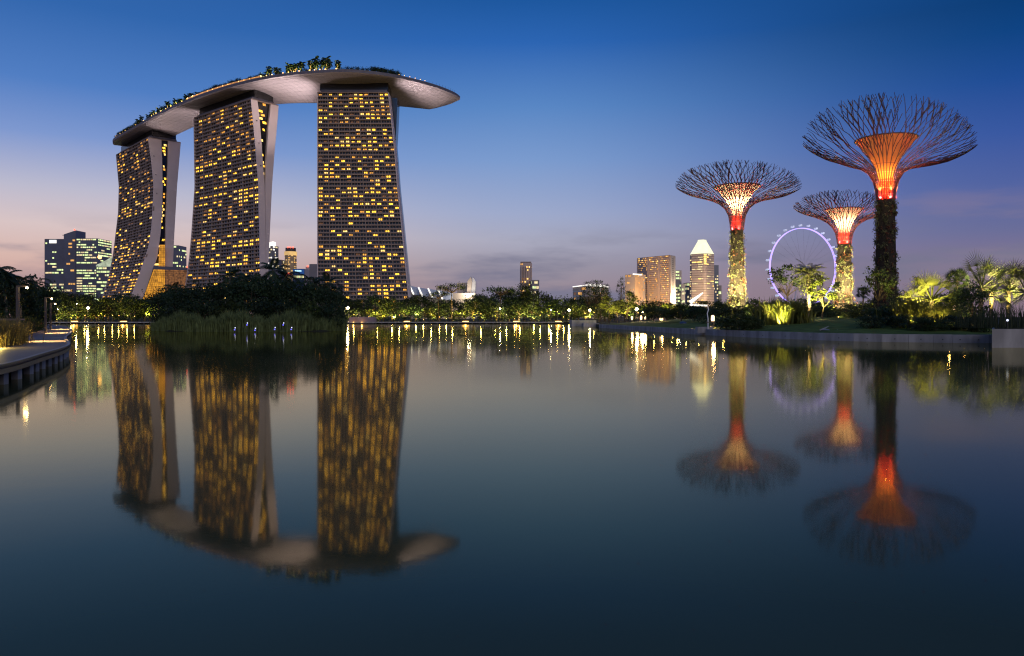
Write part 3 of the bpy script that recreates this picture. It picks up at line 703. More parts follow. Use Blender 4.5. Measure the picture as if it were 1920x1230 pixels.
def blades(b, cen, hgt, w, lean=.5, mi=0):
    for (x, y, z), h in zip(cen, hgt):
        a = random.random() * 6.283; l = lean * h * random.random(); dx, dy = math.cos(a) * l, math.sin(a) * l; s = random.random() * 6.283; wx, wy = math.cos(s) * w, math.sin(s) * w
        m_ = (x + dx * .3, y + dy * .3, z + h * .62); b.quad((x - wx, y - wy, z), (x + wx, y + wy, z), (m_[0] + wx * .8, m_[1] + wy * .8, m_[2]), (m_[0] - wx * .8, m_[1] - wy * .8, m_[2]), mi)
        b.tri((m_[0] - wx * .8, m_[1] - wy * .8, m_[2]), (m_[0] + wx * .8, m_[1] + wy * .8, m_[2]), (x + dx, y + dy, z + h * (1 - .25 * l / h)), mi)
def make_tuft(key, n, r, h, w, leafm, lean=.7):
    c = MB(); cen = [(RNG.normal() * r, RNG.normal() * r, 0) for _ in range(n)]; blades(c, cen, [h * random.uniform(.6, 1.1) for _ in cen], w, lean)
    st = MB(); st.tube([(0, 0, -.2), (0, 0, .25)], [r * .5, r * .3], 6); TREES[key] = (st.mesh('root_clump', BARK), c.mesh('blades', leafm))
make_tuft('tuft', 260, .45, 1.6, .035, REED, 1.0); make_tuft('tuftbig', 620, .7, 2.4, .022, GOLDR, 1.3); make_tuft('bamboo', 700, .8, 3.0, .07, LEAFY, .8)
# ------------------------------------------------------------------ roof deck gardens
def deckpt(u_, tt_=.12): i = fe_at_px(u_); return hp(i, tt_, -.9)
GP = 'palms along the roof deck edge'
rnd = random.Random(4); cnt = 0
SEG = [((252, 296), 7, 7.6, 'palms over the most curved tower'), ((300, 328), 7, 7.0, ''), ((329, 358), 7, 7.4, ''), ((489, 511), 5, 8.0, ''), ((525, 564), 8, 8.8, ''), ((576, 592), 4, 9.4, ''), ((601, 616), 4, 9.6, ''), ((630, 635), 2, 8.8, '')]
WH = ['palm above the stern tower on the roof deck', 'palm past the stern tower on the roof deck', 'palm between stern and middle tower on the roof deck', 'palm just past the middle tower on the roof deck', 'palm midway between middle and prow towers on the roof deck', 'palm in the tall clump before the prow tower on the roof deck', 'palm in the tallest clump over the prow tower edge', 'palm standing alone over the prow tower roof']
for si, ((a, c), n_, h, _) in enumerate(SEG):
    for k in range(n_):
        u_ = a + (c - a) * (k + .5) / n_ + rnd.uniform(-1.5, 1.5); p = deckpt(u_, .06 + .12 * rnd.random()); hh = h * 1.2 * rnd.uniform(.85, 1.12)
        place(f'roofpalm{k % 2}', p, hh, f'{ORD[k]} dark {WH[si]}', GP, 'palm_tree', 'palm', .82, 6.6)
        if k % 2 == 0:
            q = MB(); lp_ = deckpt(u_ + 1, .02); q.ball((lp_[0], lp_[1], lp_[2] + 1.6), .40, 6, 4)
            tag(q.build('deck_lamp', BULBW), 'small warm lamp glowing under the roof deck palms', 'lamp', 'lamps under the roof deck palms')
            light((lp_[0] + .3, lp_[1] - 1.2, lp_[2] + 1.8), 6000, (1, .66, .22), .4, typ='SPOT', direction=(0, .8, 1), angle=150, blend=1)
for k in range(24):
    u_ = 356 + 5.5 * k + rnd.uniform(-2, 2); p = deckpt(u_, .16)
    place(f'shrub{k % 3}', p, rnd.uniform(4.4, 6.8), 'small dark bush in the row behind the warm glass strip of the roof deck', 'bushes along the roof deck', 'bush', 'bush', 1.1, 3)
for k, u_ in enumerate((262, 276, 290, 300, 314, 328, 342, 354, 470, 478, 519, 570)):
    place(f'shrub{k % 2}', deckpt(u_, .1), 4.0, f'{ORD[k]} low bush between palm clumps on the roof deck', 'bushes between roof deck palms', 'bush', 'bush', 1.5, 3)
q = MB(); 
for u_ in range(645, 708, 3):
    p = deckpt(u_, .06); q.leaves(np.array(p) + np.array([0, 0, 2.0]) + RNG.normal(size=(90, 3)) * np.array([1, 1, .9]), .8)
tag(q.build('hedge', LEAFD), 'clipped dark hedge on the roof deck above the prow tower', 'hedge')
for k in range(9):
    place(f'shrub{k % 3}', deckpt(704 + 5.2 * k, .08), rnd.uniform(4.2, 6), f'{ORD[k]} dark bush on the roof deck past the prow tower', 'dark bushes near the deck prow', 'bush', 'bush', .9, 3)
t = thing('deck_restaurant', 'low glass restaurant strip glowing orange along the roof deck', 'building', deckpt(420))
q, q2 = MB(), MB()
for u_ in range(352, 486, 4):
    a, c = Vector(deckpt(u_, .015)), Vector(deckpt(u_ + 4, .015))
    if (a - c).length < .1: continue
    q.quad(a, c, c + Vector((0, 0, 2.3)), a + Vector((0, 0, 2.3))); bq = [x + Vector((.5, 1.0, 2.3)) for x in (a, c)]
    q2.hexa([a + Vector((0, -.3, 2.3)), c + Vector((0, -.3, 2.3)), c + Vector((3, 4, 2.3)), a + Vector((3, 4, 2.3)), a + Vector((0, -.3, 2.6)), c + Vector((0, -.3, 2.6)), c + Vector((3, 4, 2.6)), a + Vector((3, 4, 2.6))])
q.build('glass_front', WARMS, t); q2.build('roof', HULLD, t)
for k in range(46):
    u_ = 216 + (262 - 216) * k / 16 if k < 17 else (352 + 132 * (k - 17) / 28)
    p = deckpt(u_, .012); q = MB(); q.ball((p[0], p[1] - .3, p[2] + 1.7), .17 + .12 * (k % 3 == 0), 6, 4)
    tag(q.build('string_lamp', BULBW), 'tiny warm lamp in the row along the roof deck edge', 'lamp', 'tiny lamps along the roof deck edge')
for k in range(16):
    p = deckpt(218 + 3 * k, .04); place(f'shrub{k % 3}', p, 3.0 + (k % 3) * .6, 'small low bush in the lit row at the deck stern', 'bushes at the deck stern', 'bush', 'bush', 1.2, 3)
for k in range(26):
    u_ = 752 + 4.1 * k; i = fe_at_px(u_); p = hp(i, .02, 0); q = MB(); q.tube([p, (p[0], p[1], p[2] + 2.0)], .09, 4)
    o = tag(q.build('railing_post', DARKM), 'thin dark post on the railing of the deck prow', 'post', 'railing posts at the deck prow')
    if k < 14 and k % 2 == 0:
        q = MB(); q.ball((p[0], p[1], p[2] + 1.0), .26, 6, 4); tag(q.build('prow_lamp', BULBW), 'tiny orange lamp on the railing of the deck prow', 'lamp', 'tiny lamps at the deck prow')
# ================================================================== city buildings
def building(name, label, pts, z1, z0=0, wallm=GREYW, winm=(OFW, OFW2), rows=20, lit=.5, wpitch=3.0, runs=2.0, hgt=.5, parts=(), seed=1, faces=None, off=.25, band=None):
    rn = random.Random(seed); cx = sum(p[0] for p in pts) / len(pts); cy = sum(p[1] for p in pts) / len(pts)
    root = thing(name, label, 'building', (cx, cy, 0)); b = MB(); b.prism(pts, z0, z1); b.build('wall', wallm, root); q = []
    bd = MB()
    for i in range(len(pts)):
        a, c = Vector((*pts[i], 0)), Vector((*pts[(i + 1) % len(pts)], 0)); u = c - a; ln = u.length; u.normalize(); n = Vector((u.y, -u.x, 0))
        if n.dot(Vector((cx, cy, 0)) - (a + c) / 2) > 0: n = -n
        if n.dot(-(a + c) / 2) <= 0: continue
        if faces is not None and i not in faces: continue
        vis0 = max(z0, PZ(592, cy)); dz = (z1 - vis0) / rows
        for r in range(rows):
            za = vis0 + dz * (r + .3); zb = za + dz * hgt; s = wpitch * .4; rowlit = lit * rn.choice((.25, .7, 1.0, 1.3))
            if band: bd.hexa([tuple(a + n * x + u * y + Vector((0, 0, z))) for z in (zb + dz * .15, zb + dz * .3) for x, y in ((.3, 0), (.3, ln), (.0, ln), (.0, 0))])
            while s < ln - wpitch * .9:
                w = wpitch * (1 + int(rn.random() * runs)) - wpitch * .25; w = min(w, ln - s - wpitch * .3)
                if rn.random() < rowlit and w > .4:
                    p, e = a + n * off + u * s, a + n * off + u * (s + w)
                    q.append(([(p.x, p.y, za), (e.x, e.y, za), (e.x, e.y, zb), (p.x, p.y, zb)], rn.choices(range(len(winm)), [3] + [1] * (len(winm) - 1))[0]))
                s += w + wpitch * .25
    if band: bd.build('floor_bands', band, root)
    windows(root, q, list(winm)); return root
def rect(u0, u1, d, depth, skew=0):                    # plan rectangle facing the camera; skew turns it
    x0, x1 = PX(u0, d), PX(u1, d); return [(x0, d), (x1, d + skew), (x1 + depth * .0, d + depth + skew), (x0, d + depth)]
D0 = 1300
building('office_tower', 'dark glass office tower with flat top, at the edge of the city group', rect(83.5, 121, D0, 40), PZ(448, D0), wallm=OFFICE, rows=26, lit=.42, wpitch=4, runs=3, seed=2)
o = building('office_tower', 'dark office tower with slanted crown and red beacon, tallest of its group', rect(119.5, 142, D0 - 12, 30), PZ(443, D0), wallm=OFFICE, winm=(HOW, OFW2), rows=24, lit=.22, wpitch=3.5, runs=2, seed=3)
q = MB(); a = rect(119.5, 142, D0 - 12, 30); z = PZ(443, D0); q.hexa([(*p, z) for p in a] + [(*a[0], z + 2), (*a[1], z + 9), (*a[2], z + 9), (*a[3], z + 2)]); q.build('crown_roof', OFFICE, o)
q = MB(); q.ball((a[1][0] - 2, a[1][1], z + 10), 1.3); q.build('beacon', REDL, o)
q = MB(); q.tube([(PX(108, D0), D0 + 20, PZ(443, D0)), (PX(108, D0), D0 + 20, PZ(439, D0))], .5, 5); q.tube([(PX(104, D0), D0 + 20, PZ(438.5, D0)), (PX(124, D0), D0 + 20, PZ(440, D0))], .5, 5)
tag(q.build('tower_crane', DARKM), 'thin construction crane on the roof of the flat-topped office tower', 'crane')
q = MB(); q.box(PX(93, D0), PX(106, D0), D0 - 1, D0 - .3, PZ(456, D0), PZ(450, D0)); tag(q.build('rooftop_sign', WSTRIP), 'bright white lit sign near the top of the flat-topped office tower', 'sign')
building('office_tower', 'boxy office tower with many green-white lit floors', rect(142.5, 183, D0 - 20, 45), PZ(447, D0 - 20), wallm=OFFICE, rows=30, lit=.78, wpitch=3.4, runs=3, seed=4)
o = building('office_tower', 'lower office block with curved white lit roof beside the curved hotel tower', rect(180, 214, D0 - 60, 40), PZ(500, D0 - 60), wallm=OFFICE, rows=14, lit=.8, wpitch=3.4, runs=3, seed=5)
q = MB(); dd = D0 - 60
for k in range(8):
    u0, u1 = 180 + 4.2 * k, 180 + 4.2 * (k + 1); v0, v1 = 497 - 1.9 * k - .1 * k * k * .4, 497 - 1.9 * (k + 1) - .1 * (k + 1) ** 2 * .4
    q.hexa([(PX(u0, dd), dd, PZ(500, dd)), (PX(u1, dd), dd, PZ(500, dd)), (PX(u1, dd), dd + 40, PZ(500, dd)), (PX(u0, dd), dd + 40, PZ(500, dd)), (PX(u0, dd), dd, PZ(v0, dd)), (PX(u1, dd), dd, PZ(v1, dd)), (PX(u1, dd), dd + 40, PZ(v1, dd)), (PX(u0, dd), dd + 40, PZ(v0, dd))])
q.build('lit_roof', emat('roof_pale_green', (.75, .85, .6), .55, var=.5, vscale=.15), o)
q = MB(); q.ball(P(187, 482, dd), 3.2, 8, 6); tag(q.build('roof_floodlight', BULBW), 'round white floodlight above the curved office roof', 'lamp')
building('office_tower', 'thin green-lit office tower showing between first two hotel towers', rect(322, 335, 1250, 30), PZ(460, 1250), wallm=OFFICE, rows=22, lit=.7, wpitch=3.5, runs=2, seed=6)
o = building('office_tower', 'slim tower with slanted white lit crown between middle and prow hotel towers', [(PX(502, 1250), 1250), (PX(513, 1250), 1244), (PX(518, 1250), 1262), (PX(507, 1250), 1280)], PZ(461, 1250), wallm=GREYW, winm=(WSTRIP, OFW2), rows=26, lit=.4, wpitch=3, seed=7)
q = MB(); d_ = 1246; q.hexa([(PX(502, d_), d_, PZ(460.8, d_)), (PX(513, d_), d_ - 3, PZ(460.8, d_)), (PX(513, d_), d_ + 12, PZ(460.8, d_)), (PX(502, d_), d_ + 12, PZ(460.8, d_)), (PX(502, d_), d_, PZ(455, d_)), (PX(513, d_), d_ - 3, PZ(453, d_)), (PX(513, d_), d_ + 12, PZ(453, d_)), (PX(502, d_), d_ + 12, PZ(455, d_))]); q.build('lit_crown', WSTRIP, o)
building('office_block', 'low blue-grey office block with scattered lights left of the gold tower', rect(505, 528, 1180, 30), PZ(487, 1180), wallm=OFFICE, winm=(OFW2, WSTRIP, HOW), rows=12, lit=.5, wpitch=3, seed=8)
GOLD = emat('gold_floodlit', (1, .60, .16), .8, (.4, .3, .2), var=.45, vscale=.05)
g0 = P(545, 594, 1200); ng = 12
ring_ = lambda r: [(g0.x + r * math.cos(2 * math.pi * k / ng + .26), 1200 + r * math.sin(2 * math.pi * k / ng + .26)) for k in range(ng)]
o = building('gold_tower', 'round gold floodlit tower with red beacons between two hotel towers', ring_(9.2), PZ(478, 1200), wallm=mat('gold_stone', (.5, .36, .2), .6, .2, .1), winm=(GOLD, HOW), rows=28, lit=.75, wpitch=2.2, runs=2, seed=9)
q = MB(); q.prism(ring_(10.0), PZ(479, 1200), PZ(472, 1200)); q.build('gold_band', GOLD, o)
q = MB(); q.prism(ring_(8.2), PZ(472, 1200), PZ(465, 1200)); q.build('crown', DARKM, o)
for k in (8, 9, 10): q = MB(); x, y = ring_(8.2)[k]; q.ball((x, y - .5, PZ(464.5, 1200)), 1.2); q.build('beacon', REDL, o)
t = thing('billboard_building', 'dark block with big blue lit sign and white lettering', 'building', (PX(559, 1100), 1100, 0))
q = MB(); q.box(PX(549, 1100), PX(571, 1100), 1100, 1130, 0, PZ(504, 1100)); q.build('wall', OFFICE, t)
q = MB(); q.box(PX(549.5, 1100), PX(570.5, 1100), 1099, 1099.7, PZ(514, 1100), PZ(505, 1100)); sg = q.build('sign_panel', SIGNB, t)
q = MB(); rn = random.Random(3); x = 553.5
while x < 565.5:                                       # lettering too small to read in the photograph
    w = rn.uniform(.9, 1.5); q.box(PX(x, 1100), PX(x + w, 1100), 1098.4, 1098.8, PZ(509.2, 1100), PZ(509.2 - rn.uniform(1.8, 3.0), 1100)); x += w + .35
q.build('lettering', SIGNW, sg)
qq = []
for k in range(9): x0 = 549.8 + 2.3 * k; qq.append(([(PX(x0, 1100), 1099.6, PZ(521, 1100)), (PX(x0 + 1.5, 1100), 1099.6, PZ(521, 1100)), (PX(x0 + 1.5, 1100), 1099.6, PZ(517, 1100)), (PX(x0, 1100), 1099.6, PZ(517, 1100))], k % 2))
windows(t, qq, [OFW2, OFW])
t = thing('red_sign', 'glowing red sign panel low beneath the gold tower', 'sign', (PX(541, 1000), 1000, 0)); q = MB(); q.box(PX(536, 1000), PX(546, 1000), 1000, 1001, PZ(516.5, 1000), PZ(511.5, 1000)); q.build('panel', SIGNR, t); q = MB(); q.box(PX(541, 1000) - .3, PX(541, 1000) + .3, 1001.2, 1001.8, 0, PZ(512, 1000)); q.build('post', DARKM, t)
building('office_block', 'pinkish slim block with red beacon beside the prow hotel tower', rect(573, 582, 1150, 25), PZ(500, 1150), wallm=PINKW, rows=10, lit=.2, seed=11)
q = MB(); q.ball(P(577, 499, 1150), 1.3); tag(q.build('red_beacon', REDL), 'red beacon lamp on top of the pinkish slim block', 'lamp')
building('office_block', 'grey block with amber lit windows touching the prow hotel tower', rect(580, 604, 1050, 30), PZ(495, 1050), wallm=GREYW, winm=(WY2, WY3), rows=9, lit=.35, wpitch=4, seed=12)
# white ribbed theatre roofs and museum
t = thing('ribbed_theatre', 'low pale blue curved roofs with white arched ribs beside prow tower', 'building', (PX(820, 760), 760, 0))
SHELL = mat('shell_roof', (.42, .48, .58), .4, .1, .1)
d_ = 760; arcs = [(768, 535), (785, 539), (803, 541), (822, 544), (848, 549)]
for k in range(4):
    (ua, va), (ub, vb) = arcs[k], arcs[k + 1]; q = MB(); rb = MB(); prev = None; pr = []
    for j in range(9):
        f = j / 8; a = P(ua + 7.5 * f * f + .4 * f, va + 17 * f ** 1.8, d_ - 1.5 * f); c = P(ub + 1, vb + 1 + 17 * f ** 1.8 * .8, d_ + 8 - 1.5 * f); pr.append((a, c))
    for j in range(8): q.quad(pr[j][0], pr[j + 1][0], pr[j + 1][1], pr[j][1])
    q.build('shell', SHELL, t, smooth=True); rb.tube([p[0] - Vector((0, .6, 0)) for p in pr], [.75] * 9, 6); rb.build('rib', WSTRIP, t)
q = MB(); q.box(PX(768, 765), PX(890, 765), 772, 800, 0, PZ(549, 765)); q.build('base', CREAM, t)
building('beige_block', 'plain beige windowless block beside white flower-shaped museum', rect(857, 876, 800, 25), PZ(530, 800), wallm=CREAM, rows=4, lit=0, seed=13)
building('beige_block', 'lower beige wedge block behind the flat-crowned silhouetted tree', rect(818, 838, 790, 25), PZ(537, 790), wallm=CREAM, rows=4, lit=0, seed=14)
t = thing('petal_museum', 'white pointed petal-shaped museum building rising over the tree line', 'building', (PX(884, 780), 780, 0))
q = MB(); d_ = 780
pf = [((875, 555), (876.5, 527), (883, 518.5), (885, 528), (882, 555)), ((882, 555), (885, 528), (887, 520), (892, 528), (891, 555))]
for k, pl in enumerate(pf):
    q = MB(); a = [P(x, y, d_ + 3 * k) for x, y in pl]; c = [p + Vector((0, 12, 0)) for p in a]; q.poly(a); q.poly(c[::-1])
    for j in range(5): q.quad(a[j], a[(j + 1) % 5], c[(j + 1) % 5], c[j])
    q.build('petal', WHITE if k else CREAM, t)
light(tuple(P(880, 552, 765)), 14000, (1, .88, .7), 2)
# right-hand skyline
D1 = 1250
o = building('residential_tower', 'slim pinkish apartment tower standing alone above the far trees', [(PX(975, D1), D1), (PX(996.5, D1), D1 - 6), (PX(998, D1), D1 + 20), (PX(977, D1), D1 + 24)], PZ(493, D1), wallm=PINKW, winm=(HOW, WY3, WY4), rows=18, lit=.3, wpitch=2.4, runs=1, seed=15)
q = MB(); q.box(PX(976, D1), PX(996, D1), D1 + 1, D1 + 20, PZ(493, D1), PZ(490.5, D1)); q.build('roof_crown', FACADE, o)
q = MB()
for k in range(5): x = PX(978 + 4.3 * k, D1); q.box(x - .5, x + .5, D1 - 6.6 + .3 * (4 - k), D1 + 1, PZ(560, D1), PZ(500, D1))
q.build('pier_fins', PINKW, o)
building('office_block', 'short round-shouldered office block beside the slim pinkish tower', rect(997, 1011, D1 - 30, 20), PZ(525, D1 - 30), wallm=GREYW, rows=7, lit=.6, seed=16)
D2 = 900
o = building('flat_hotel', 'low flat hotel block with bright lit roof edge and ribbed end', [(PX(1074, D2), D2), (PX(1096, D2), D2 - 22), (PX(1142, D2), D2 + 8), (PX(1120, D2), D2 + 30)], PZ(538, D2), wallm=CREAM, winm=(HOW, WY4), rows=6, lit=.35, wpitch=2.5, runs=1, seed=17, band=WHITE)
q = MB(); a, c, e = Vector((PX(1074, D2), D2 - .8, PZ(537.8, D2))), Vector((PX(1096, D2), D2 - 23, PZ(534.5, D2 - 22))), Vector((PX(1142, D2), D2 + 7, PZ(537.8, D2)))
for p_, r_ in ((a, c), (c, e)): q.tube([p_, r_], .55, 5)
q.build('roof_light', WSTRIP, o)
sgn = MB(); rn = random.Random(9)
for k in range(26):
    f = k / 26; p_ = c.lerp(e, .08 + f * .8) + Vector((0, -1.0, 1.4)); w = .5
    if k in (8, 13, 21): continue
    sgn.box(p_.x - w, p_.x + w, p_.y - .2, p_.y + .2, p_.z - rn.uniform(.4, .9), p_.z + rn.uniform(.3, 1.0))
sgn.build('roof_sign', WSTRIP, o)
D3 = 1000
o = building('slab_hotel', 'shorter cream hotel slab lit orange with bright roof sign', [(PX(1172, D3), D3), (PX(1187, D3), D3 - 14), (PX(1210, D3), D3), (PX(1195, D3), D3 + 16)], PZ(515, D3), wallm=CREAM, winm=(HOW, WY2), rows=12, lit=.3, wpitch=2.6, runs=1, seed=18)
q = MB(); 
for k in range(7): x = PX(1188 + 2.5 * k, D3); q.box(x - .55, x + .55, D3 - 14.6 + k * 1.6, D3 - 13 + k * 1.6, PZ(562, D3), PZ(520, D3))
q.build('pilaster', mat('orange_lit_pilaster', (.6, .42, .26), .7, .1, .1), o)
q = MB(); q.tube([P(1187, 514, D3 - 15), P(1203, 515, D3 - 6)], .9, 5); q.build('roof_sign', WSTRIP, o)
o = building('slab_hotel', 'tall wide hotel slab with orange windows and floodlit end wall', [(PX(1202, D3), D3 + 30), (PX(1250, D3), D3 - 22), (PX(1263, D3), D3 - 8), (PX(1215, D3), D3 + 46)], PZ(479, D3 - 15), wallm=PINKW, winm=(HOW, WY2, WY3), rows=30, lit=.34, wpitch=2.1, runs=1, hgt=.45, seed=19, faces=[0], band=FACADE)
q = MB(); A_, B_ = Vector((PX(1202, D3), D3 + 30, 0)), Vector((PX(1250, D3), D3 - 22, 0))
for f in (0, .33, .36, .66, .69, .97):
    p_ = A_.lerp(B_, f); n_ = Vector((-.7, -.7, 0)); pp = A_.lerp(B_, f + .025)
    q.hexa([tuple(x + Vector((0, 0, z))) for z in (0, PZ(482, D3)) for x in (p_ + n_ * .9, pp + n_ * .9, pp, p_)])
q.build('pilaster', PINKW, o)
q = MB(); C_ = Vector((PX(1263, D3), D3 - 8, 0))
q.hexa([tuple(x + Vector((0, 0, z))) for z in (0, PZ(480, D3 - 15)) for x in (B_ + Vector((.6, -1, 0)), C_ + Vector((.6, -1, 0)), C_, B_)]); q.build('end_wall', CREAM, o)
q = []
for r in range(20):
    for f in (.3, .5):
        p_ = B_.lerp(C_, f) + Vector((.7, -1.4, 0)); e_ = B_.lerp(C_, f + .06) + Vector((.7, -1.4, 0)); z = PZ(556, D3) + r * 2.55
        q.append(([(p_.x, p_.y, z), (e_.x, e_.y, z), (e_.x, e_.y, z + 1.3), (p_.x, p_.y, z + 1.3)], 0))
windows(o, q, [GLASSD], 'small_window')
p_ = B_.lerp(C_, .5); light((p_.x + 7.5, p_.y - 5, PZ(562, D3)), 110000, (1, .80, .52), 2)
light((p_.x - 50, p_.y - 35, PZ(570, D3)), 130000, (1, .62, .3), 2)
building('office_tower', 'grey round-topped office tower just right of the wide hotel slab', rect(1262, 1278, 1150, 25), PZ(507, 1150), wallm=GREYW, rows=14, lit=.6, wpitch=3, seed=20)
building('office_block', 'lower grey office annex with many lit floors', rect(1277, 1284.5, 1140, 25), PZ(532, 1140), wallm=GREYW, rows=8, lit=.6, wpitch=3, seed=21)
building('office_block', 'narrow grey block tucked behind the pyramid-topped tower', rect(1287.5, 1297, 1240, 25), PZ(530, 1240), wallm=GREYW, rows=8, lit=.5, wpitch=3, seed=22)
D4 = 1200; c0 = PX(1316.5, D4); hwid = 21 * D4 / F
oct_ = lambda r, ch=.34: [(c0 + r * x, D4 + r * y) for x, y in ((-1, ch), (-1, -ch + .1), (-.12, -1), (.12, -1), (1, -ch + .1), (1, ch), (.5, 1), (-.5, 1))]
o = building('pyramid_tower', 'beige octagonal tower with glowing white pyramid roof', oct_(hwid), PZ(477, D4), wallm=PINKW, winm=(OFW2, WY3), rows=26, lit=.42, wpitch=2.6, runs=4, hgt=.42, seed=23, band=FACADE)
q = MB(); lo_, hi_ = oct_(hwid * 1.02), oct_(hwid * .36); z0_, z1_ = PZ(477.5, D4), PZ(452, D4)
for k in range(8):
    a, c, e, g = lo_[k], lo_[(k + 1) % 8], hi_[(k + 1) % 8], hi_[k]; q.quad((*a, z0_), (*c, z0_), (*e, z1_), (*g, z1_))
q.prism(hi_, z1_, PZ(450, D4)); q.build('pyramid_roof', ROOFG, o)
qq = []
for r in range(6):
    for i in (2,):
        a, c = lo_[2], lo_[3]; z = PZ(497, D4) + r * 2.8; qq.append(([(a[0], a[1] - .6, z), (c[0], c[1] - .6, z), (c[0], c[1] - .6, z + 1.8), (a[0], a[1] - .6, z + 1.8)], 0))
windows(o, qq, [WY3], 'corner_window')
light((c0 - 10, D4 - 75, PZ(575, D4)), 230000, (1, .72, .42), 3)  # added warm light, no fixture, brightens the tower front
building('office_tower', 'dark green-lit office tower just right of pyramid-topped tower', rect(1336, 1347.5, 1260, 25), PZ(497, 1260), wallm=OFFICE, winm=(OFW2, OFW), rows=16, lit=.5, wpitch=3, seed=24)
building('office_block', 'small low office block at the end of the city row', rect(1346, 1353, 1260, 20), PZ(535, 1260), wallm=GREYW, rows=6, lit=.5, wpitch=3, seed=25)
# ------------------------------------------------------------------ observation wheel
DW = 1400; wc = P(1506, 501, DW); RW = 75.0; ca, sa = math.cos(math.radians(17)), math.sin(math.radians(17))
t = thing('observation_wheel', 'giant observation wheel with violet lit rim and pale capsules', 'ferris wheel', (wc.x, wc.y, 0))
def wp(a, r, off=0): x = r * math.cos(a); return Vector((wc.x + x * ca - off * sa, wc.y + x * sa + off * ca, wc.z + r * math.sin(a)))
q = MB()
for off in (-1.4, 1.4): q.tube([wp(2 * math.pi * k / 96, RW - 2, off) for k in range(97)], .68, 6, cap=False)
q.build('rim', RIMV, t)
for k in range(28):
    a = 2 * math.pi * (k + .35) / 28; q = MB(); c = wp(a, RW + 3.6); ax = (wp(a, RW + 3.6, 1) - c)
    q.tube([c - ax * 3.6, c - ax * 3.2, c + ax * 3.2, c + ax * 3.6], [1.1, 2.0, 2.0, 1.1], 9); q.build('capsule', CAPS, t)
SPK = mat('spoke_cable', (.3, .28, .32), .5)
for k in range(28):
    a = 2 * math.pi * k / 28; q = MB(); q.tube([wp(a, 3, (-1) ** k * 4), wp(a, RW - 2.5)], .10, 4); q.build('spoke', SPK, t)
q = MB(); q.tube([wp(0, 0, -9), wp(0, 0, 9)], 2.4, 10); q.build('hub', WHITE, t)
for off in (-1, 1):
    q = MB(); q.tube([wp(0, 0, 8 * off), (wc.x - off * sa * 34, wc.y + off * ca * 34, 0)], [1.2, 1.6], 8); q.build('leg', WHITE, t)
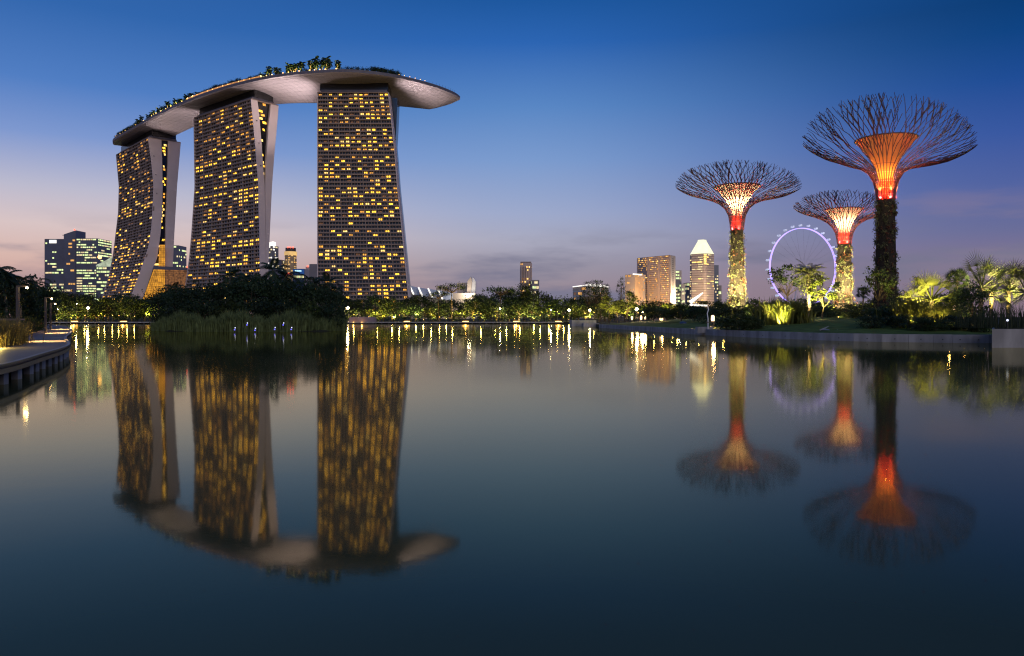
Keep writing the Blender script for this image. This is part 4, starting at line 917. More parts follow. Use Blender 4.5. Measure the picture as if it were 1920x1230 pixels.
# ================================================================== supertrees
FUNC = mat('funnel_membrane', (.62, .50, .36), .6, .18, 1.2, trans=.35, stretch=(1, 1, .15))
FUNB = mat('funnel_copper', (.50, .26, .12), .55, .2, .8, trans=.3, stretch=(1, 1, .15))
NECKR = mat('neck_red_panel', (.75, .10, .04), .5, .2, 1.5, trans=.4)
def supertree(label, u0, d, vb, vneck, vrim, wrim, vfun, wfun, wneck, prof_px, funm, lift, nr=24, seed=1, lit=(1, 1, 1), epi=2600, zb=2.0):
    """rows and half widths in photograph pixels, turned into metres at this tree's own distance"""
    rn = random.Random(seed); x0 = PX(u0, d); s = d / F; root = thing('supertree', label, 'supertree', (x0, d, zb))
    zn = PZ(vneck, d); rneck = wneck * s
    prof = [(r * s, PZ(v, d)) for r, v in prof_px]            # outer rib surface
    phi = math.atan2(x0, d); prof = [(r * math.cos(phi), z) for r, z in prof]; rneck *= math.cos(phi); tilt = (prof[-1][1] - CZ) * math.sin(phi) / d
    rt = lambda z: float(np.interp(z, [zb, zb + (zn - zb) * .3, zn], [rneck * 1.75, rneck * 1.22, rneck]))
    tr = MB(); tr.lathe([(rt(zb + (zn - zb) * k / 10), zb - .5 + (zn - zb + .5) * k / 10) for k in range(11)], 20, (x0, d, 0)); tr.build('trunk', TRUNKP, root, smooth=True)
    for mm, cnt_, nm in ((EPI, epi, 'planting'), (EPIR, epi // 4, 'bromeliads')):
        pl = MB(); nc = cnt_ // 9; ci = RNG.integers(0, nc, cnt_); z = np.clip((zb + (zn - zb - .3) * RNG.uniform(0, 1, nc) ** 1.15)[ci] + RNG.normal(size=cnt_) * .38, zb, zn - .2); th = RNG.uniform(0, 2 * math.pi, nc)[ci] + RNG.normal(size=cnt_) * .10; r = np.array([rt(k) for k in z]) + np.abs(RNG.normal(size=cnt_)) * .3 * (1 + 1.3 * (z < zb + 7))
        pl.leaves(np.stack([x0 + r * np.cos(th), d + r * np.sin(th), z], 1), .66, 3.0); pl.build(nm, mm, root)
    # inner funnel and red neck
    fr_, fz_ = wfun * s * math.cos(phi), PZ(vfun, d); zneck2 = zn + (fz_ - zn) * .34
    nk = MB(); nk.lathe([(rneck * .82, zn - .1), (rneck * .80, zn + (zneck2 - zn) * .5), (rneck * .86, zneck2)], 24, (x0, d, 0)); nk.build('neck', NECKR, root, smooth=True)
    fu = MB(); fu.lathe([(rneck * .86 + (fr_ - rneck * .86) * (k / 10) ** 1.7, zneck2 + .01 + (fz_ - zneck2) * k / 10) for k in range(11)], 32, (x0, d, 0)); fu.build('funnel', funm, root, smooth=True)
    rm_ = MB(); ring = [(x0 + fr_ * math.cos(2 * math.pi * k / 40), d + fr_ * math.sin(2 * math.pi * k / 40), fz_) for k in range(41)]; rm_.tube(ring, .14, 5, cap=False); rm_.build('funnel_rim', DARKM, root)
    # ribs on the outer trumpet surface
    ds = [0]
    for a, c in zip(prof[:-1], prof[1:]): ds.append(ds[-1] + math.hypot(c[0] - a[0], c[1] - a[1]))
    rr_ = [p[0] for p in prof]; zr = [p[1] for p in prof]
    def S(f, th): L_ = f * ds[-1]; r = float(np.interp(L_, ds, rr_)); z = float(np.interp(L_, ds, zr)); 
    def S(f, th):
        L_ = f * ds[-1]; r = float(np.interp(min(L_, ds[-1]), ds, rr_)); z = float(np.interp(min(L_, ds[-1]), ds, zr))
        if L_ > ds[-1]: ex = L_ - ds[-1]; r += ex * .75; z += ex * .66
        k_ = max(0.0, -math.sin(th + phi)); z -= tilt * r * math.cos(th + phi) * min(1, r / prof[-1][0] * 1.5); z += lift * k_ * (max(0, r - rneck) / (prof[-1][0] - rneck)) ** 1.15   # canopy swept up towards the lake
        return (x0 + r * math.cos(th), d + r * math.sin(th), z)
    dth = 2 * math.pi / nr; wr = .115; lev = [.40, .52, .61, .70, .785, .865, .94, .995]
    for i in range(nr):
        q = MB(); th = i * dth; p0 = th + rn.uniform(-.04, .04)
        q.tube([S(f, th) for f in (0, .1, .2, .3)] + [S(.40, p0)], [wr * 1.3, wr * 1.25, wr * 1.2, wr * 1.1, wr * 1.05], 5)
        tips = [(p0, .40)]
        for k in range(1, len(lev)):
            nx = []; h_ = dth * .25
            for t0_, f0_ in tips:
                if k == 1: outs = (-1, 1)
                else:
                    r_ = rn.random(); outs = (-1, 1) if r_ < .42 else ((-1,) if r_ < .71 else (1,))
                    if k >= 6 and r_ > .93: continue
                for o_ in outs:
                    off_ = abs(t0_ + o_ * h_ - th)
                    o2 = -o_ if (k > 1 and len(outs) == 1 and off_ > dth * .8) else o_
                    t1_ = t0_ + o2 * h_ * (.95 if k < 7 else .7) * rn.uniform(.75, 1.15); f1_ = lev[k] + rn.uniform(-.022, .022)
                    q.tube([S(f0_, t0_), S(f1_, t1_)], [wr * (1.05 - .07 * k), wr * (1.0 - .07 * k)], 4); nx.append((t1_, f1_))
            rn.shuffle(nx); tips = nx[:8]
        q.build('rib', RIBM, root)
    for f, m_, wr in ((.05, RINGE, .05), (.11, RINGE, .05), (.18, RINGE, .045), (.26, RINGE, .035), (.34, RIBM, .05)):
        q = MB(); q.tube([Vector(S(f, 2 * math.pi * k / 48)) * 1.0 for k in range(49)], wr, 4, cap=False); q.build('ring', m_, root)
    # lamps in the neck (red) and round the funnel foot (white)
    light((x0, d, zn + (zneck2 - zn) * .4), 5200 * lit[0], (1, .07, .015) if funm is FUNC else (1, .13, .02), .6)
    light((x0, d, zneck2 + (fz_ - zneck2) * (.5 if funm is FUNC else .1)), (9000 if funm is FUNC else 4200) * lit[1], (1, .76, .46) if funm is FUNC else (1, .40, .05), .8)
    for k in range(6):
        a = 2 * math.pi * (k + .5) / 6; r = rneck * 1.12
        up = (-.25 * math.cos(a), -.25 * math.sin(a), 1)
        light((x0 + r * math.cos(a), d + r * math.sin(a), zn + .3), 16000 * lit[0], (1, .09, .05), .15, typ='SPOT', direction=up, angle=140, blend=.8)
        if funm is not FUNC:
            r2 = rneck * 1.2; light((x0 + r2 * math.cos(a), d + r2 * math.sin(a), zn + 2.2), 9000 * lit[1], (1, .40, .05), .3, typ='SPOT', direction=(-.1 * math.cos(a), -.1 * math.sin(a), 1), angle=110, blend=1)
    if lit[2]:
        for k in range(7):
            a = math.pi + math.pi * (k + .5) / 7; r = rneck * 2.0 + (1.8 if k % 2 else 6.5); fx_ = MB(); px_, py_ = x0 + r * math.cos(a), d + r * math.sin(a)
            fx_.lathe([(.16, 0), (.2, .3), (.24, .42)], 8, (px_, py_, gz(px_, py_)), 0, True)
            tag(fx_.build('ground_spotlight', DARKM), f'small dark spotlight in the planting round the {label.split(" with")[0]}', 'spotlight', 'spotlights round the tree towers')
            light((px_, py_, gz(px_, py_) + .7), (20000 if k % 2 else 130000) * lit[2], (1, .84, .40), .2, typ='SPOT', direction=(-(px_ - x0), -(py_ - d), 7 if k % 2 else 15), angle=80 if k % 2 else 46, blend=.8)
    return root
def scaleprof(base, k, vn, dv): return base
supertree('tree tower with bright cream funnel and wide dark canopy', 1382, 235, 575, 432, 341, 117, 350, 44, 11.5,
          [(12, 432), (13.5, 418), (16, 404), (21, 393), (29, 384.5), (41, 377.5), (58, 372), (77, 367.5), (96, 363), (108, 357.5), (117, 352)], FUNC, 4.9, 36, 1, (1, 1, 1))
supertree('smaller tree tower with cream funnel, partly behind the tallest one', 1583, 250, 575, 458, 383, 97, 393, 37, 12.5,
          [(13, 458), (14, 448), (16.5, 437), (21, 428), (28, 420), (38, 413.5), (51, 408.5), (66, 404), (80, 400.5), (90, 396), (97, 391)], FUNC, 3.7, 34, 2, (1, 1, .9))
supertree('tallest tree tower with orange copper funnel and unlit planted trunk', 1661, 190, 590, 375, 250, 162, 262, 60, 17,
          [(18, 375), (19, 360), (21, 348), (25, 337), (32, 325), (43, 315.5), (70, 309), (100, 301), (128, 293), (148, 283), (162, 273)], FUNB, 7.9, 38, 3, (1.1, 1.5, 0), 2600)
# ================================================================== shore lamps
GSL = 'glowing step lamps on the far boardwalk'
def step_lamp(u_, v_, d, lab):
    x = PX(u_, d); t = thing('step_lamp', lab, 'lamp', (x, d, .86), GSL); q = MB(); q.box(x - 1.25, x + 1.25, d - .25, d + .25, .86, 1.14); q.build('glowing_box', STEPL, t)
    q = MB(); q.box(x - 1.4, x + 1.4, d - .4, d + .4, 1.142, 1.24); q.build('cap', DARKM, t); light((x, d - .9, 1.0), 160, (1, .55, .15), .3)
for u_, lab in ((140, 'glowing step lamp on far boardwalk near the curved boardwalk end'), (232, 'glowing step lamp on far boardwalk left of the wooded islet'), (763, 'glowing step lamp on far boardwalk under the prow hotel tower edge'), (873, 'glowing step lamp on far boardwalk beneath the petal museum'), (968, 'glowing step lamp on far boardwalk beneath the slim pinkish tower'), (1047, 'glowing step lamp on far boardwalk nearest the jetty block')):
    step_lamp(u_, 0, FAR_D - 5.5, lab)
def street_lamp(u_, v_, d, lab, power=900, r=.34, bulb=BULB, name='street_lamp', col_=(1, .74, .36), grp='lamp posts round the lake'):
    p = P(u_, v_, d); z0 = gz(p.x, p.y); t = thing(name, lab, 'street lamp', (p.x, p.y, z0), grp)
    q = MB(); q.tube([(p.x, p.y, z0 - .2), (p.x, p.y, p.z - r)], [.09, .06], 7); q.build('post', DARKM, t)
    q = MB(); q.ball(p, r, 10, 7); q.build('globe', bulb, t)
    q = MB(); q.lathe([(r * 1.3, r * .85), (r * .2, r * 1.25)], 10, p, 0, True); q.build('cap', DARKM, t)
    light((p.x, p.y - r - .25, p.z), power, col_, .3)
street_lamp(165, 577.5, 345, 'bright lamp post below the green-lit office tower', 3500, .5)
street_lamp(652, 577, 342, 'brightest white lamp post right of the wooded islet', 3500, .62)
street_lamp(938, 578.5, 345, 'bright lamp post among trees left of the slim pinkish tower', 2200, .42)
street_lamp(1033, 581, 345, 'small dim lamp post between two bright ones', 900, .26)
street_lamp(1067, 581.5, 335, 'bright lamp post left of the jetty block, first of a pair', 2600, .5)
street_lamp(1105.5, 581.5, 330, 'bright lamp post above the jetty block, second of a pair', 2600, .55)
street_lamp(1194, 579.5, 225, 'bright lamp post behind lawn left of the pyramid-topped tower', 2200, .4)
street_lamp(1205.5, 585, 240, 'smaller lamp post just right of the brightest lawn lamp', 900, .25)
street_lamp(108, 580, 340, 'small lamp post below the flat-topped office tower', 900, .22)
street_lamp(144, 569, 350, 'small orange lamp post high among palms below office towers', 900, .22)
def pole_lamp(u_, vt, vb, d, lab, pw):
    z0 = .86; x = PX(u_, d); zt = PZ(vt, d); t = thing('pole_lamp', lab, 'street lamp', (x, d, z0), 'tall pole lamps on the curved boardwalk')
    q = MB(); q.box(x - .11, x + .11, d - .11, d + .11, z0, zt); q.build('pole', DARKM, t)
    q = MB(); q.box(x - .1, x + .95, d - .1, d + .1, zt + .002, zt + .12); q.build('arm', DARKM, t)
    q = MB(); q.ball((x + .8, d, zt - .06), .09, 8, 5); q.build('bulb', BULB, t)
    light((x + .8, d - .05, zt - .32), pw, (1, .62, .2), .12, typ='SPOT', direction=(.42, -.05, -1), angle=74, blend=.9); light((x + .8, d - .3, zt - .2), pw * .0015, (1, .62, .2), .12)
pole_lamp(33.5, 538, 640, 66, 'nearest tall pole lamp on the curved boardwalk', 16000)
pole_lamp(85.5, 559, 622, 100, 'middle tall pole lamp on the curved boardwalk', 30000)
pole_lamp(95, 569, 618, 128, 'farthest tall pole lamp on the curved boardwalk', 30000)
def lantern(u_, vc, d, h, w, lab, pw=220):
    p = P(u_, vc, d); z0 = gz(p.x, p.y); t = thing('lantern', lab, 'lantern', (p.x, p.y, z0), 'glowing paper lanterns on the lawn')
    z1 = p.z - h / 2; q = MB(); q.lathe([(w * .42, 0), (w * .5, h * .3), (w * .46, h * .8), (w * .28, h)], 12, (p.x, p.y, z1), 0, True); q.build('shade', LANT, t, smooth=True)
    q = MB(); q.lathe([(w * .55, 0), (w * .55, max(.08, z1 - z0 - .01))], 10, (p.x, p.y, min(z0, z1 - .1)), 0, True); q.build('foot', DARKM, t)
    light((p.x, p.y - w, p.z + .2), pw * 4, (1, .62, .28), .3)
lantern(1336.5, 596.5, 128, 1.0, .62, 'glowing lantern beside the bent lamp pole', 160)
lantern(1490, 593, 135, 1.4, .95, 'largest glowing lantern, right of the bright bamboo clump', 260)
lantern(1240, 597.5, 190, .9, .9, 'small square lantern beside the low lawn bench', 90)
lantern(1185, 596, 215, 1.0, .55, 'first of three little lanterns under the lawn lamp post', 90)
lantern(1202, 595.5, 215, 1.2, .6, 'middle of three little lanterns under the lawn lamp post', 90)
lantern(1209.5, 595.5, 215, .9, .5, 'last of three little lanterns under the lawn lamp post', 90)
lantern(1791.5, 580.5, 128, 1.35, .8, 'lantern with dark stripes between fan palm and dark palm', 160)
for u_, v_, d, lab in ((1498, 600.5, 128, 'tiny ground light beside the largest lantern'), (1537, 599, 135, 'tiny starry ground light below young bright tree')):
    p = P(u_, v_, d); q = MB(); q.ball((p.x, p.y, gz(p.x, p.y) + .16), .16, 8, 5); tag(q.build('ground_light', BULB), lab, 'ground light', 'tiny lights set in the lawn'); light((p.x, p.y - .3, gz(p.x, p.y) + .4), 60, (1, .75, .4), .15)
# ================================================================== far shore trees
SEGS = [(60, 135, 'left of the office towers'), (135, 190, 'below the green-lit office tower'), (190, 260, 'below the most curved hotel tower'), (260, 330, 'before the glass atrium'), (620, 700, 'below the prow hotel tower'), (700, 770, 'below the right half of the prow tower'), (770, 830, 'below the ribbed theatre roofs'), (830, 900, 'below the petal museum'), (900, 965, 'left of the slim pinkish tower'), (965, 1040, 'below the slim pinkish tower'), (1040, 1110, 'below the flat hotel'), (1110, 1180, 'behind the jetty block'), (1180, 1262, 'below the wide hotel slab'), (1262, 1350, 'below the pyramid-topped tower'), (1350, 1440, 'behind the cream tree tower'), (1440, 1530, 'before the observation wheel'), (1530, 1640, 'behind the smaller tree tower'), (1640, 1760, 'behind the tallest tree tower')]
TOP = [(0, 500), (60, 528), (130, 550), (200, 553), (260, 549), (330, 540), (620, 545), (652, 551), (700, 549), (770, 553), (850, 551), (900, 548), (950, 542), (1000, 543), (1050, 552), (1090, 556), (1140, 552), (1170, 556), (1200, 560), (1240, 561), (1290, 562), (1350, 563), (1420, 560), (1450, 560), (1550, 560), (1650, 562), (1760, 560)]
rn = random.Random(21); used = {}
for row in range(2):
    for si, (a, c, txt) in enumerate(SEGS):
        n_ = max(2, round((c - a) / 21))
        for k in range(n_):
            u_ = a + (c - a) * (k + .5) / n_ + rn.uniform(-4, 4) + row * 9
            d = (338 if row == 0 else 372) + rn.uniform(0, 24)
            if u_ > 1200: d = (262 if row == 0 else 300) + rn.uniform(0, 20)
            x = PX(u_, d); z0 = gz(x, d); h = PZ(interp(u_, TOP), d) - z0
            h *= rn.uniform(.42, .95) if row == 0 else rn.uniform(.78, 1.06)
            kind = rn.choice(('broad0', 'broad1', 'broad2', 'broad3', 'broad1', 'dense1', 'dense2'))
            ad = ('rounded leafy' if kind[0] == 'b' else 'dark dense'); fr_ = 'front-row' if row == 0 else 'back-row'
            if row == 0 and rn.random() < (.95 if u_ > 690 else .45):        # bare spots added inside the crowns so the leaves sparkle
                for q_ in range(2): light((x + rn.uniform(-4, 4), d - rn.uniform(2.6, 4.6), z0 + rn.uniform(.8, 5.0)), rn.choice((300, 1800, 5000, 12000)), rn.choice(((1, .72, .12), (1, .58, .08), (1, .85, .3))), .2, typ='SPOT', direction=(rn.uniform(-.6, .6), 1, rn.uniform(.1, 1)), angle=150, blend=.7)
            place(kind, (x, d, z0), h, f'{ORD[k]} {fr_} {ad} tree {txt}', 'trees lining the far shore', 'tree', 'tree', 1.1 if h > 9 else 1.35)
GL = 'small garden lamps under the far shore trees'
def garden_lamp(u_, d, pw, z=1.3, lab='small warm garden lamp under the far shore trees', grp=GL, colr=(1, .76, .22), r=.13):
    x = PX(u_, d); z0 = gz(x, d); t = thing('garden_lamp', lab, 'garden lamp', (x, d, z0), grp)
    q = MB(); q.tube([(x, d, z0 - .1), (x, d, z0 + z - r)], .05, 5); q.build('post', DARKM, t); q = MB(); q.ball((x, d, z0 + z), r, 7, 5); q.build('globe', BULBW, t)
    light((x, d - .3, z0 + z), pw * .6, colr, .25)
def tree_uplight(u_, d, pw, colr=(1, .78, .20)):
    x = PX(u_, d); z0 = gz(x, d); q = MB(); q.lathe([(.12, 0), (.16, .25), (.2, .38)], 8, (x, d, z0), 0, True)
    tag(q.build('ground_spotlight', DARKM), 'small dark spotlight on the ground under the far shore trees', 'spotlight', 'spotlights under the far shore trees')
    light((x, d, z0 + .6), pw, colr, .2, typ='SPOT', direction=(random.uniform(-.4, .4), .75, .8), angle=105, blend=.8)
u_ = 66
while u_ < 1350:
    if not 268 < u_ < 640 and not 1120 < u_ < 1180:
        dens = 1.0 if u_ > 700 else .5; near = u_ < 1110
        tree_uplight(u_, 331.5 + rn.uniform(0, 4) if near else 250 + rn.uniform(0, 8), dens * rn.choice((0, 600, 2500, 5000, 9000)), rn.choice(((1, .74, .10), (1, .62, .08), (1, .82, .16))))
        if rn.random() < .6: tree_uplight(u_ + 5, (347 + rn.uniform(0, 8)) if near else 268, dens * rn.choice((900, 5000)), (1, .68, .08))
        if rn.random() < .7: garden_lamp(u_ + 8, 333 + rn.uniform(0, 18) if near else 262, dens * 500, rn.uniform(.8, 4.5))
    u_ += rn.uniform(9, 17)
# hedge strip along the far boardwalk
q = MB(); cen = []
for x in np.arange(-222, 20, .55): cen.append((x, FAR_D + 3 + RNG.normal() * .8, 1.2 + abs(RNG.normal()) * .55))
cen = np.repeat(np.array(cen), 7, 0) + RNG.normal(size=(len(cen) * 7, 3)) * .45; q.leaves(cen, .5)
tag(q.build('ground_cover', LEAFD), 'low dark ground cover behind the far boardwalk', 'ground cover', kind='stuff')
# lit stone wall by the islet
t = thing('lit_wall', 'low purple-grey wall with orange glow right of the wooded islet', 'wall', (PX(680, 322), 322, 0)); q = MB(); q.box(PX(655, 322), PX(706, 322), 321, 322, .0, PZ(594.5, 322)); q.build('panel', mat('purple_stone', (.22, .18, .22), .8, .3, .4), t)
for x in (662, 678): light((PX(x, 319), 319.6, 1.0), 90, (1, .5, .12), .2)
# special silhouettes over the far shore
place('flat', (PX(847, 350), 350, .78), PZ(529, 350) - .78, 'tall thin tree with flat parasol crown, silhouetted before the museum', None, 'parasol_tree', 'tree', .8)
place('flat', (PX(822, 355), 355, .78), PZ(544, 355) - .78, 'short dark flat-crowned tree before the ribbed roofs', None, 'parasol_tree', 'tree', .75)
place('flat', (PX(938, 372), 372, .78), PZ(536, 372) - .78, 'wide flat spreading tree top rising left of the slim pinkish tower', None, 'parasol_tree', 'tree', 1.15)
place('open0', (PX(983, 380), 380, .78), PZ(528, 380) - .78, 'sparse tree before the foot of the slim pinkish tower', None, 'tree', 'tree', .7)
for k, (u_, v_, w_) in enumerate(((1104, 523, .9), (1117, 519, 1.0), (1130, 519, .9), (1141, 526, .7))):
    place('wispy', (PX(u_, 300), 300 + 3 * k, 1.5), PZ(v_, 300) - 1.5, f'{ORD[k]} tall dark feathery tree in the clump before the flat hotel', 'feathery trees before the flat hotel', 'casuarina_tree', 'tree', w_, 12.8)
place('wispy', (PX(1164, 300), 300, 1.5), PZ(514, 300) - 1.5, 'lone thin feathery tree just left of the cream hotel slab', None, 'casuarina_tree', 'tree', .5, 12.8)
place('bright1', (PX(1176, 232), 232, 1.6), PZ(547, 232) - 1.6, 'bright uplit tree with pale trunk below the cream hotel slab', None, 'tree', 'tree', 1.1)
place('bright0', (PX(1142, 238), 238, 1.2), PZ(552, 238) - 1.2, 'yellow-lit bushy tree behind the jetty block', None, 'tree', 'tree', 1.3)
place('bright0', (PX(1158, 228), 228, 1.2), PZ(568, 228) - 1.2, 'low yellow-lit shrub tree left of the little lanterns', None, 'tree', 'tree', 1.5)
for u_, d_, pw in ((1150, 222, 12000), (1175, 226, 12000), (1138, 230, 9000), (1160, 224, 6000)): tree_uplight(u_, d_, pw, (1, .84, .22))
# ================================================================== islet with reeds
ISL = [(PX(u_, d), d) for u_, d in ((283, 162), (300, 153), (350, 149), (420, 147.5), (500, 147), (570, 148), (620, 151), (645, 158), (640, 176), (600, 190), (460, 198), (340, 192), (292, 178))]
q = MB(); cx_, cy_ = PX(465, 170), 170.0
inn = [(cx_ + (x - cx_) * .82, cy_ + (y - cy_) * .8) for x, y in ISL]
for k in range(len(ISL)):
    a, c, ai, ci = ISL[k], ISL[(k + 1) % len(ISL)], inn[k], inn[(k + 1) % len(ISL)]
    q.quad((*a, -.5), (*c, -.5), (*ci, .9), (*ai, .9))
q.poly([(*p, .9) for p in inn]); tag(q.build('islet_ground', SOIL), 'dark soil of the wooded islet', 'ground', kind='structure')
q = MB(); cen = []; hg = []
for _ in range(9000):
    u_ = random.uniform(284, 648); f = abs((u_ - 466) / 182); d = 147.8 + 13 * f ** 3 + random.random() ** 1.4 * 11
    x = PX(u_, d); cen.append((x, d, -.1)); hg.append((2.6 + 1.5 * random.random() + .7 * math.sin(u_ * .06) + .4 * math.sin(u_ * .21)) * (1 - .45 * f ** 4) * (1.0 + .02 * (d - 150)))
blades(q, cen, hg, .075, .42); tag(q.build('reeds', REED), 'dense green reed bed along the front of the wooded islet', 'reeds', kind='stuff')
ISLT = [(303, 545, 'dense0', 168), (322, 535, 'dense1', 176), (345, 540, 'dense2', 165), (366, 530, 'dense0', 172), (390, 532, 'dense1', 166), (412, 528, 'dense2', 178), (436, 522, 'dense0', 170), (462, 520, 'dense1', 176), (486, 515, 'dense2', 168), (508, 524, 'dense0', 178), (532, 524, 'dense1', 168), (555, 524, 'dense2', 176), (578, 526, 'dense0', 167), (600, 534, 'dense1', 175), (622, 545, 'dense2', 168), (330, 565, 'shrub0', 160), (380, 560, 'shrub1', 158), (430, 562, 'shrub2', 158), (480, 560, 'shrub0', 158), (530, 562, 'shrub1', 158), (580, 562, 'shrub2', 158), (622, 570, 'shrub0', 158)]
REFS = ['at the atrium end', 'below the middle tower', 'below the gold tower', 'at the prow tower end']
cnts = {}
for u_, vt, key, d in ISLT:
    ref = REFS[0 if u_ < 360 else 1 if u_ < 490 else 2 if u_ < 570 else 3]; sh = key.startswith('shrub'); kk = (ref, sh); cnts[kk] = cnts.get(kk, -1) + 1
    h = PZ(vt, d) - .6
    place(key, (PX(u_, d), d, .6), h, f'{ORD[cnts[kk]]} dark {"shrub" if sh else "tree"} on the wooded islet {ref}', 'islet trees' if not sh else 'islet shrubs', 'shrub' if sh else 'tree', 'shrub' if sh else 'tree', 1.0 if not sh else .8, 10 if not sh else 3)
for k, (u_, vt, d, lab) in enumerate(((327, 528, 182, 'palm on the islet before the glass atrium'), (437, 500, 182, 'tall palm on the islet before the middle tower centre'), (452, 508, 180, 'shorter palm on the islet beside the tall middle palm'), (507, 486, 178, 'tallest islet palm with drooping crown, between hotel towers'), (540, 500, 182, 'palm on the islet below the gold tower'), (487, 512, 175, 'palm on the islet before the end wall of the middle tower'), (588, 512, 182, 'palm on the islet just left of the prow tower'), (612, 512, 180, 'palm on the islet before the prow tower edge'), (632, 530, 176, 'last palm at the prow end of the islet'))):
    h = PZ(vt, d) - .6; place(f'palm{k % 2}', (PX(u_, d), d, .6), h, lab, 'palms on the wooded islet', 'palm_tree', 'palm', .95, 9.6)
for k, (u_, v_) in enumerate(((440, 617), (463, 608), (478, 618), (515, 616.5), (531, 608), (546, 616.5))):
    d = 145.0 if v_ > 612 else 146.5; p = P(u_, v_, d); t = thing('water_lamp', 'small blue and white lamp standing in the lake before the reeds', 'lamp', (p.x, p.y, 0), 'blue lamps before the reeds')
    q = MB(); q.tube([(p.x, p.y, -.3), (p.x, p.y, p.z)], .04, 5); q.build('stem', DARKM, t); q = MB(); q.ball((p.x, p.y, p.z - .12), .15, 8, 5); q.build('blue_globe', BLUEL, t); q = MB(); q.ball((p.x + .1, p.y, p.z + .25), .11, 7, 5); q.build('white_globe', BLUEW, t)
# ================================================================== left bank planting
LB = [(-6, 488, 'palm0', 92, 'first'), (14, 500, 'palm1', 98, 'second'), (40, 508, 'palm0', 112, 'third'), (-2, 505, 'palm0', 110, 'fourth')]
for u_, vt, key, d, o_ in LB: place(key, (PX(u_, d), d, .8), PZ(vt, d) - .8, f'{o_} dark palm on the bank left of the curved boardwalk', 'palms on the left bank', 'palm_tree', 'palm', 1.0, 9.6)
WEEP = [(62, 521, 'dense0', 130), (46, 530, 'dense1', 120), (26, 520, 'dense2', 118), (4, 508, 'broad0', 112), (82, 540, 'dense1', 150), (-18, 505, 'broad1', 100), (-34, 498, 'dense0', 90)]
for k, (u_, vt, key, d) in enumerate(WEEP): place(key, (PX(u_, d), d, .8), PZ(vt, d) - .8, f'{ORD[k]} dark leafy tree behind the curved boardwalk lamps', 'trees on the left bank', 'tree', 'tree', .9)
make_palm('droop', 7, .1, 14, 3.2, .7, LEAFD, droop=2.4, lo=.3, hi=1.4, lean=.3, w=.05)
place('droop', (PX(70, 135), 135, .8), PZ(514, 135) - .8, 'thin arching feather palm left of the flat-topped office tower', None, 'palm_tree', 'palm', 1.1, 8.6)
for k, (u_, v_, d) in enumerate(((10, 640, 55), (2, 636, 58), (20, 634, 62), (28, 640, 60), (14, 628, 66), (-6, 640, 52), (40, 637, 66))):
    place('tuftbig', (PX(u_, d) - .6, d, .8), 2.3 if k < 5 else 1.4, f'{ORD[k]} lit feathery grass clump beside the nearest pole lamp', 'grass clumps beside the curved boardwalk', 'grass_clump', 'grass clump', 1.0, 2.4)
for k, (u_, d) in enumerate(((62, 84), (70, 92), (80, 104), (88, 118), (56, 80), (74, 110), (95, 140))):
    place(f'shrub{k % 3}', (PX(u_, d) - 2, d, .8), 1.6 + .3 * (k % 3), f'{ORD[k]} low dark shrub along the landward side of the boardwalk', 'shrubs along the curved boardwalk', 'shrub', 'shrub', 1.2, 3)
light((PX(12, 52), 51, 1.3), 700, (1, .72, .15), .2); light((PX(34, 60), 58, 1.2), 500, (1, .72, .15), .2); light((PX(88, 112), 108, 1.2), 900, (1, .5, .12), .2)
t = thing('garden_shelter', 'small flat-roofed shelter half hidden on the left bank', 'shelter', (PX(8, 80), 80, .8)); x = PX(8, 80)
q = MB(); q.box(x - 2.5, x + .9, 79, 82, 2.6, 2.8); q.build('roof', FACADE, t)
for dx in (-2.2, .6):
    q = MB(); q.box(x + dx - .08, x + dx + .08, 79.3, 79.46, .8, 2.595); q.build('post', DARKM, t)
# ================================================================== right garden
place('datepalm', (PX(1517, 165), 165, 2.2), PZ(482, 165) - 2.2, 'uplit date palm with thick pale trunk before the observation wheel', None, 'palm_tree', 'palm', .95, 11.6)
place('open1', (PX(1477, 172), 172, 2.2), PZ(493, 172) - 2.2, 'dark open-crowned tree against the observation wheel rim', None, 'tree', 'tree', 1.0)
place('bright0', (PX(1543, 140), 140, 1.9), PZ(510, 140) - 1.9, 'young bright green uplit tree right of the date palm', None, 'tree', 'tree', .95)
place('bamboo', (PX(1466, 122), 122, 1.3), PZ(556, 122) - 1.3, 'bright yellow-lit bamboo clump left of the largest lantern', None, 'bamboo_clump', 'bamboo', 1.25, 3.0)
place('bamboo', (PX(1466, 122) + .5, 122.8, 1.3), PZ(566, 122) - 1.3, 'second lit bamboo clump just behind the first', None, 'bamboo_clump', 'bamboo', 1.35, 3.0)
place('open0', (PX(1646, 120), 120, 1.6), PZ(500, 120) - 1.6, 'young dark staked tree before the tallest tree tower trunk', None, 'tree', 'tree', .8)
st = thing('tree_stakes', 'three leaning wooden stakes bracing the young dark tree', 'stakes', (PX(1646, 120), 120, 1.5))
for dx, dy in ((-1, -.3), (1, -.3), (0, 1)):
    q = MB(); q.tube([(PX(1646, 120) + dx * 1.1, 120 + dy * 1.1, 1.4), (PX(1646, 120) + dx * .15, 120 + dy * .15, 4.2)], .05, 5); q.build('stake', PBARK, st)
place('fanpalm0', (PX(1748, 108), 108, 1.5), PZ(497, 108) - 1.5, 'brightly uplit round fan palm right of the tallest tree tower', None, 'fan_palm', 'palm', 1.05, 6.6)
place('fanpalm3', (PX(1838, 118), 118, 1.5), PZ(468, 118) - 1.5, 'large dark fan palm left of the two uplit ones', None, 'fan_palm', 'palm', 1.05, 8.3)
place('fanpalm1', (PX(1858, 122), 122, 1.5), PZ(482, 122) - 1.5, 'first uplit fan palm with glowing yellow stems', None, 'fan_palm', 'palm', .95, 8.3)
place('fanpalm1', (PX(1890, 120), 120, 1.5), PZ(478, 120) - 1.5, 'second uplit fan palm with glowing yellow stems, nearer the planter', None, 'fan_palm', 'palm', .95, 8.3)
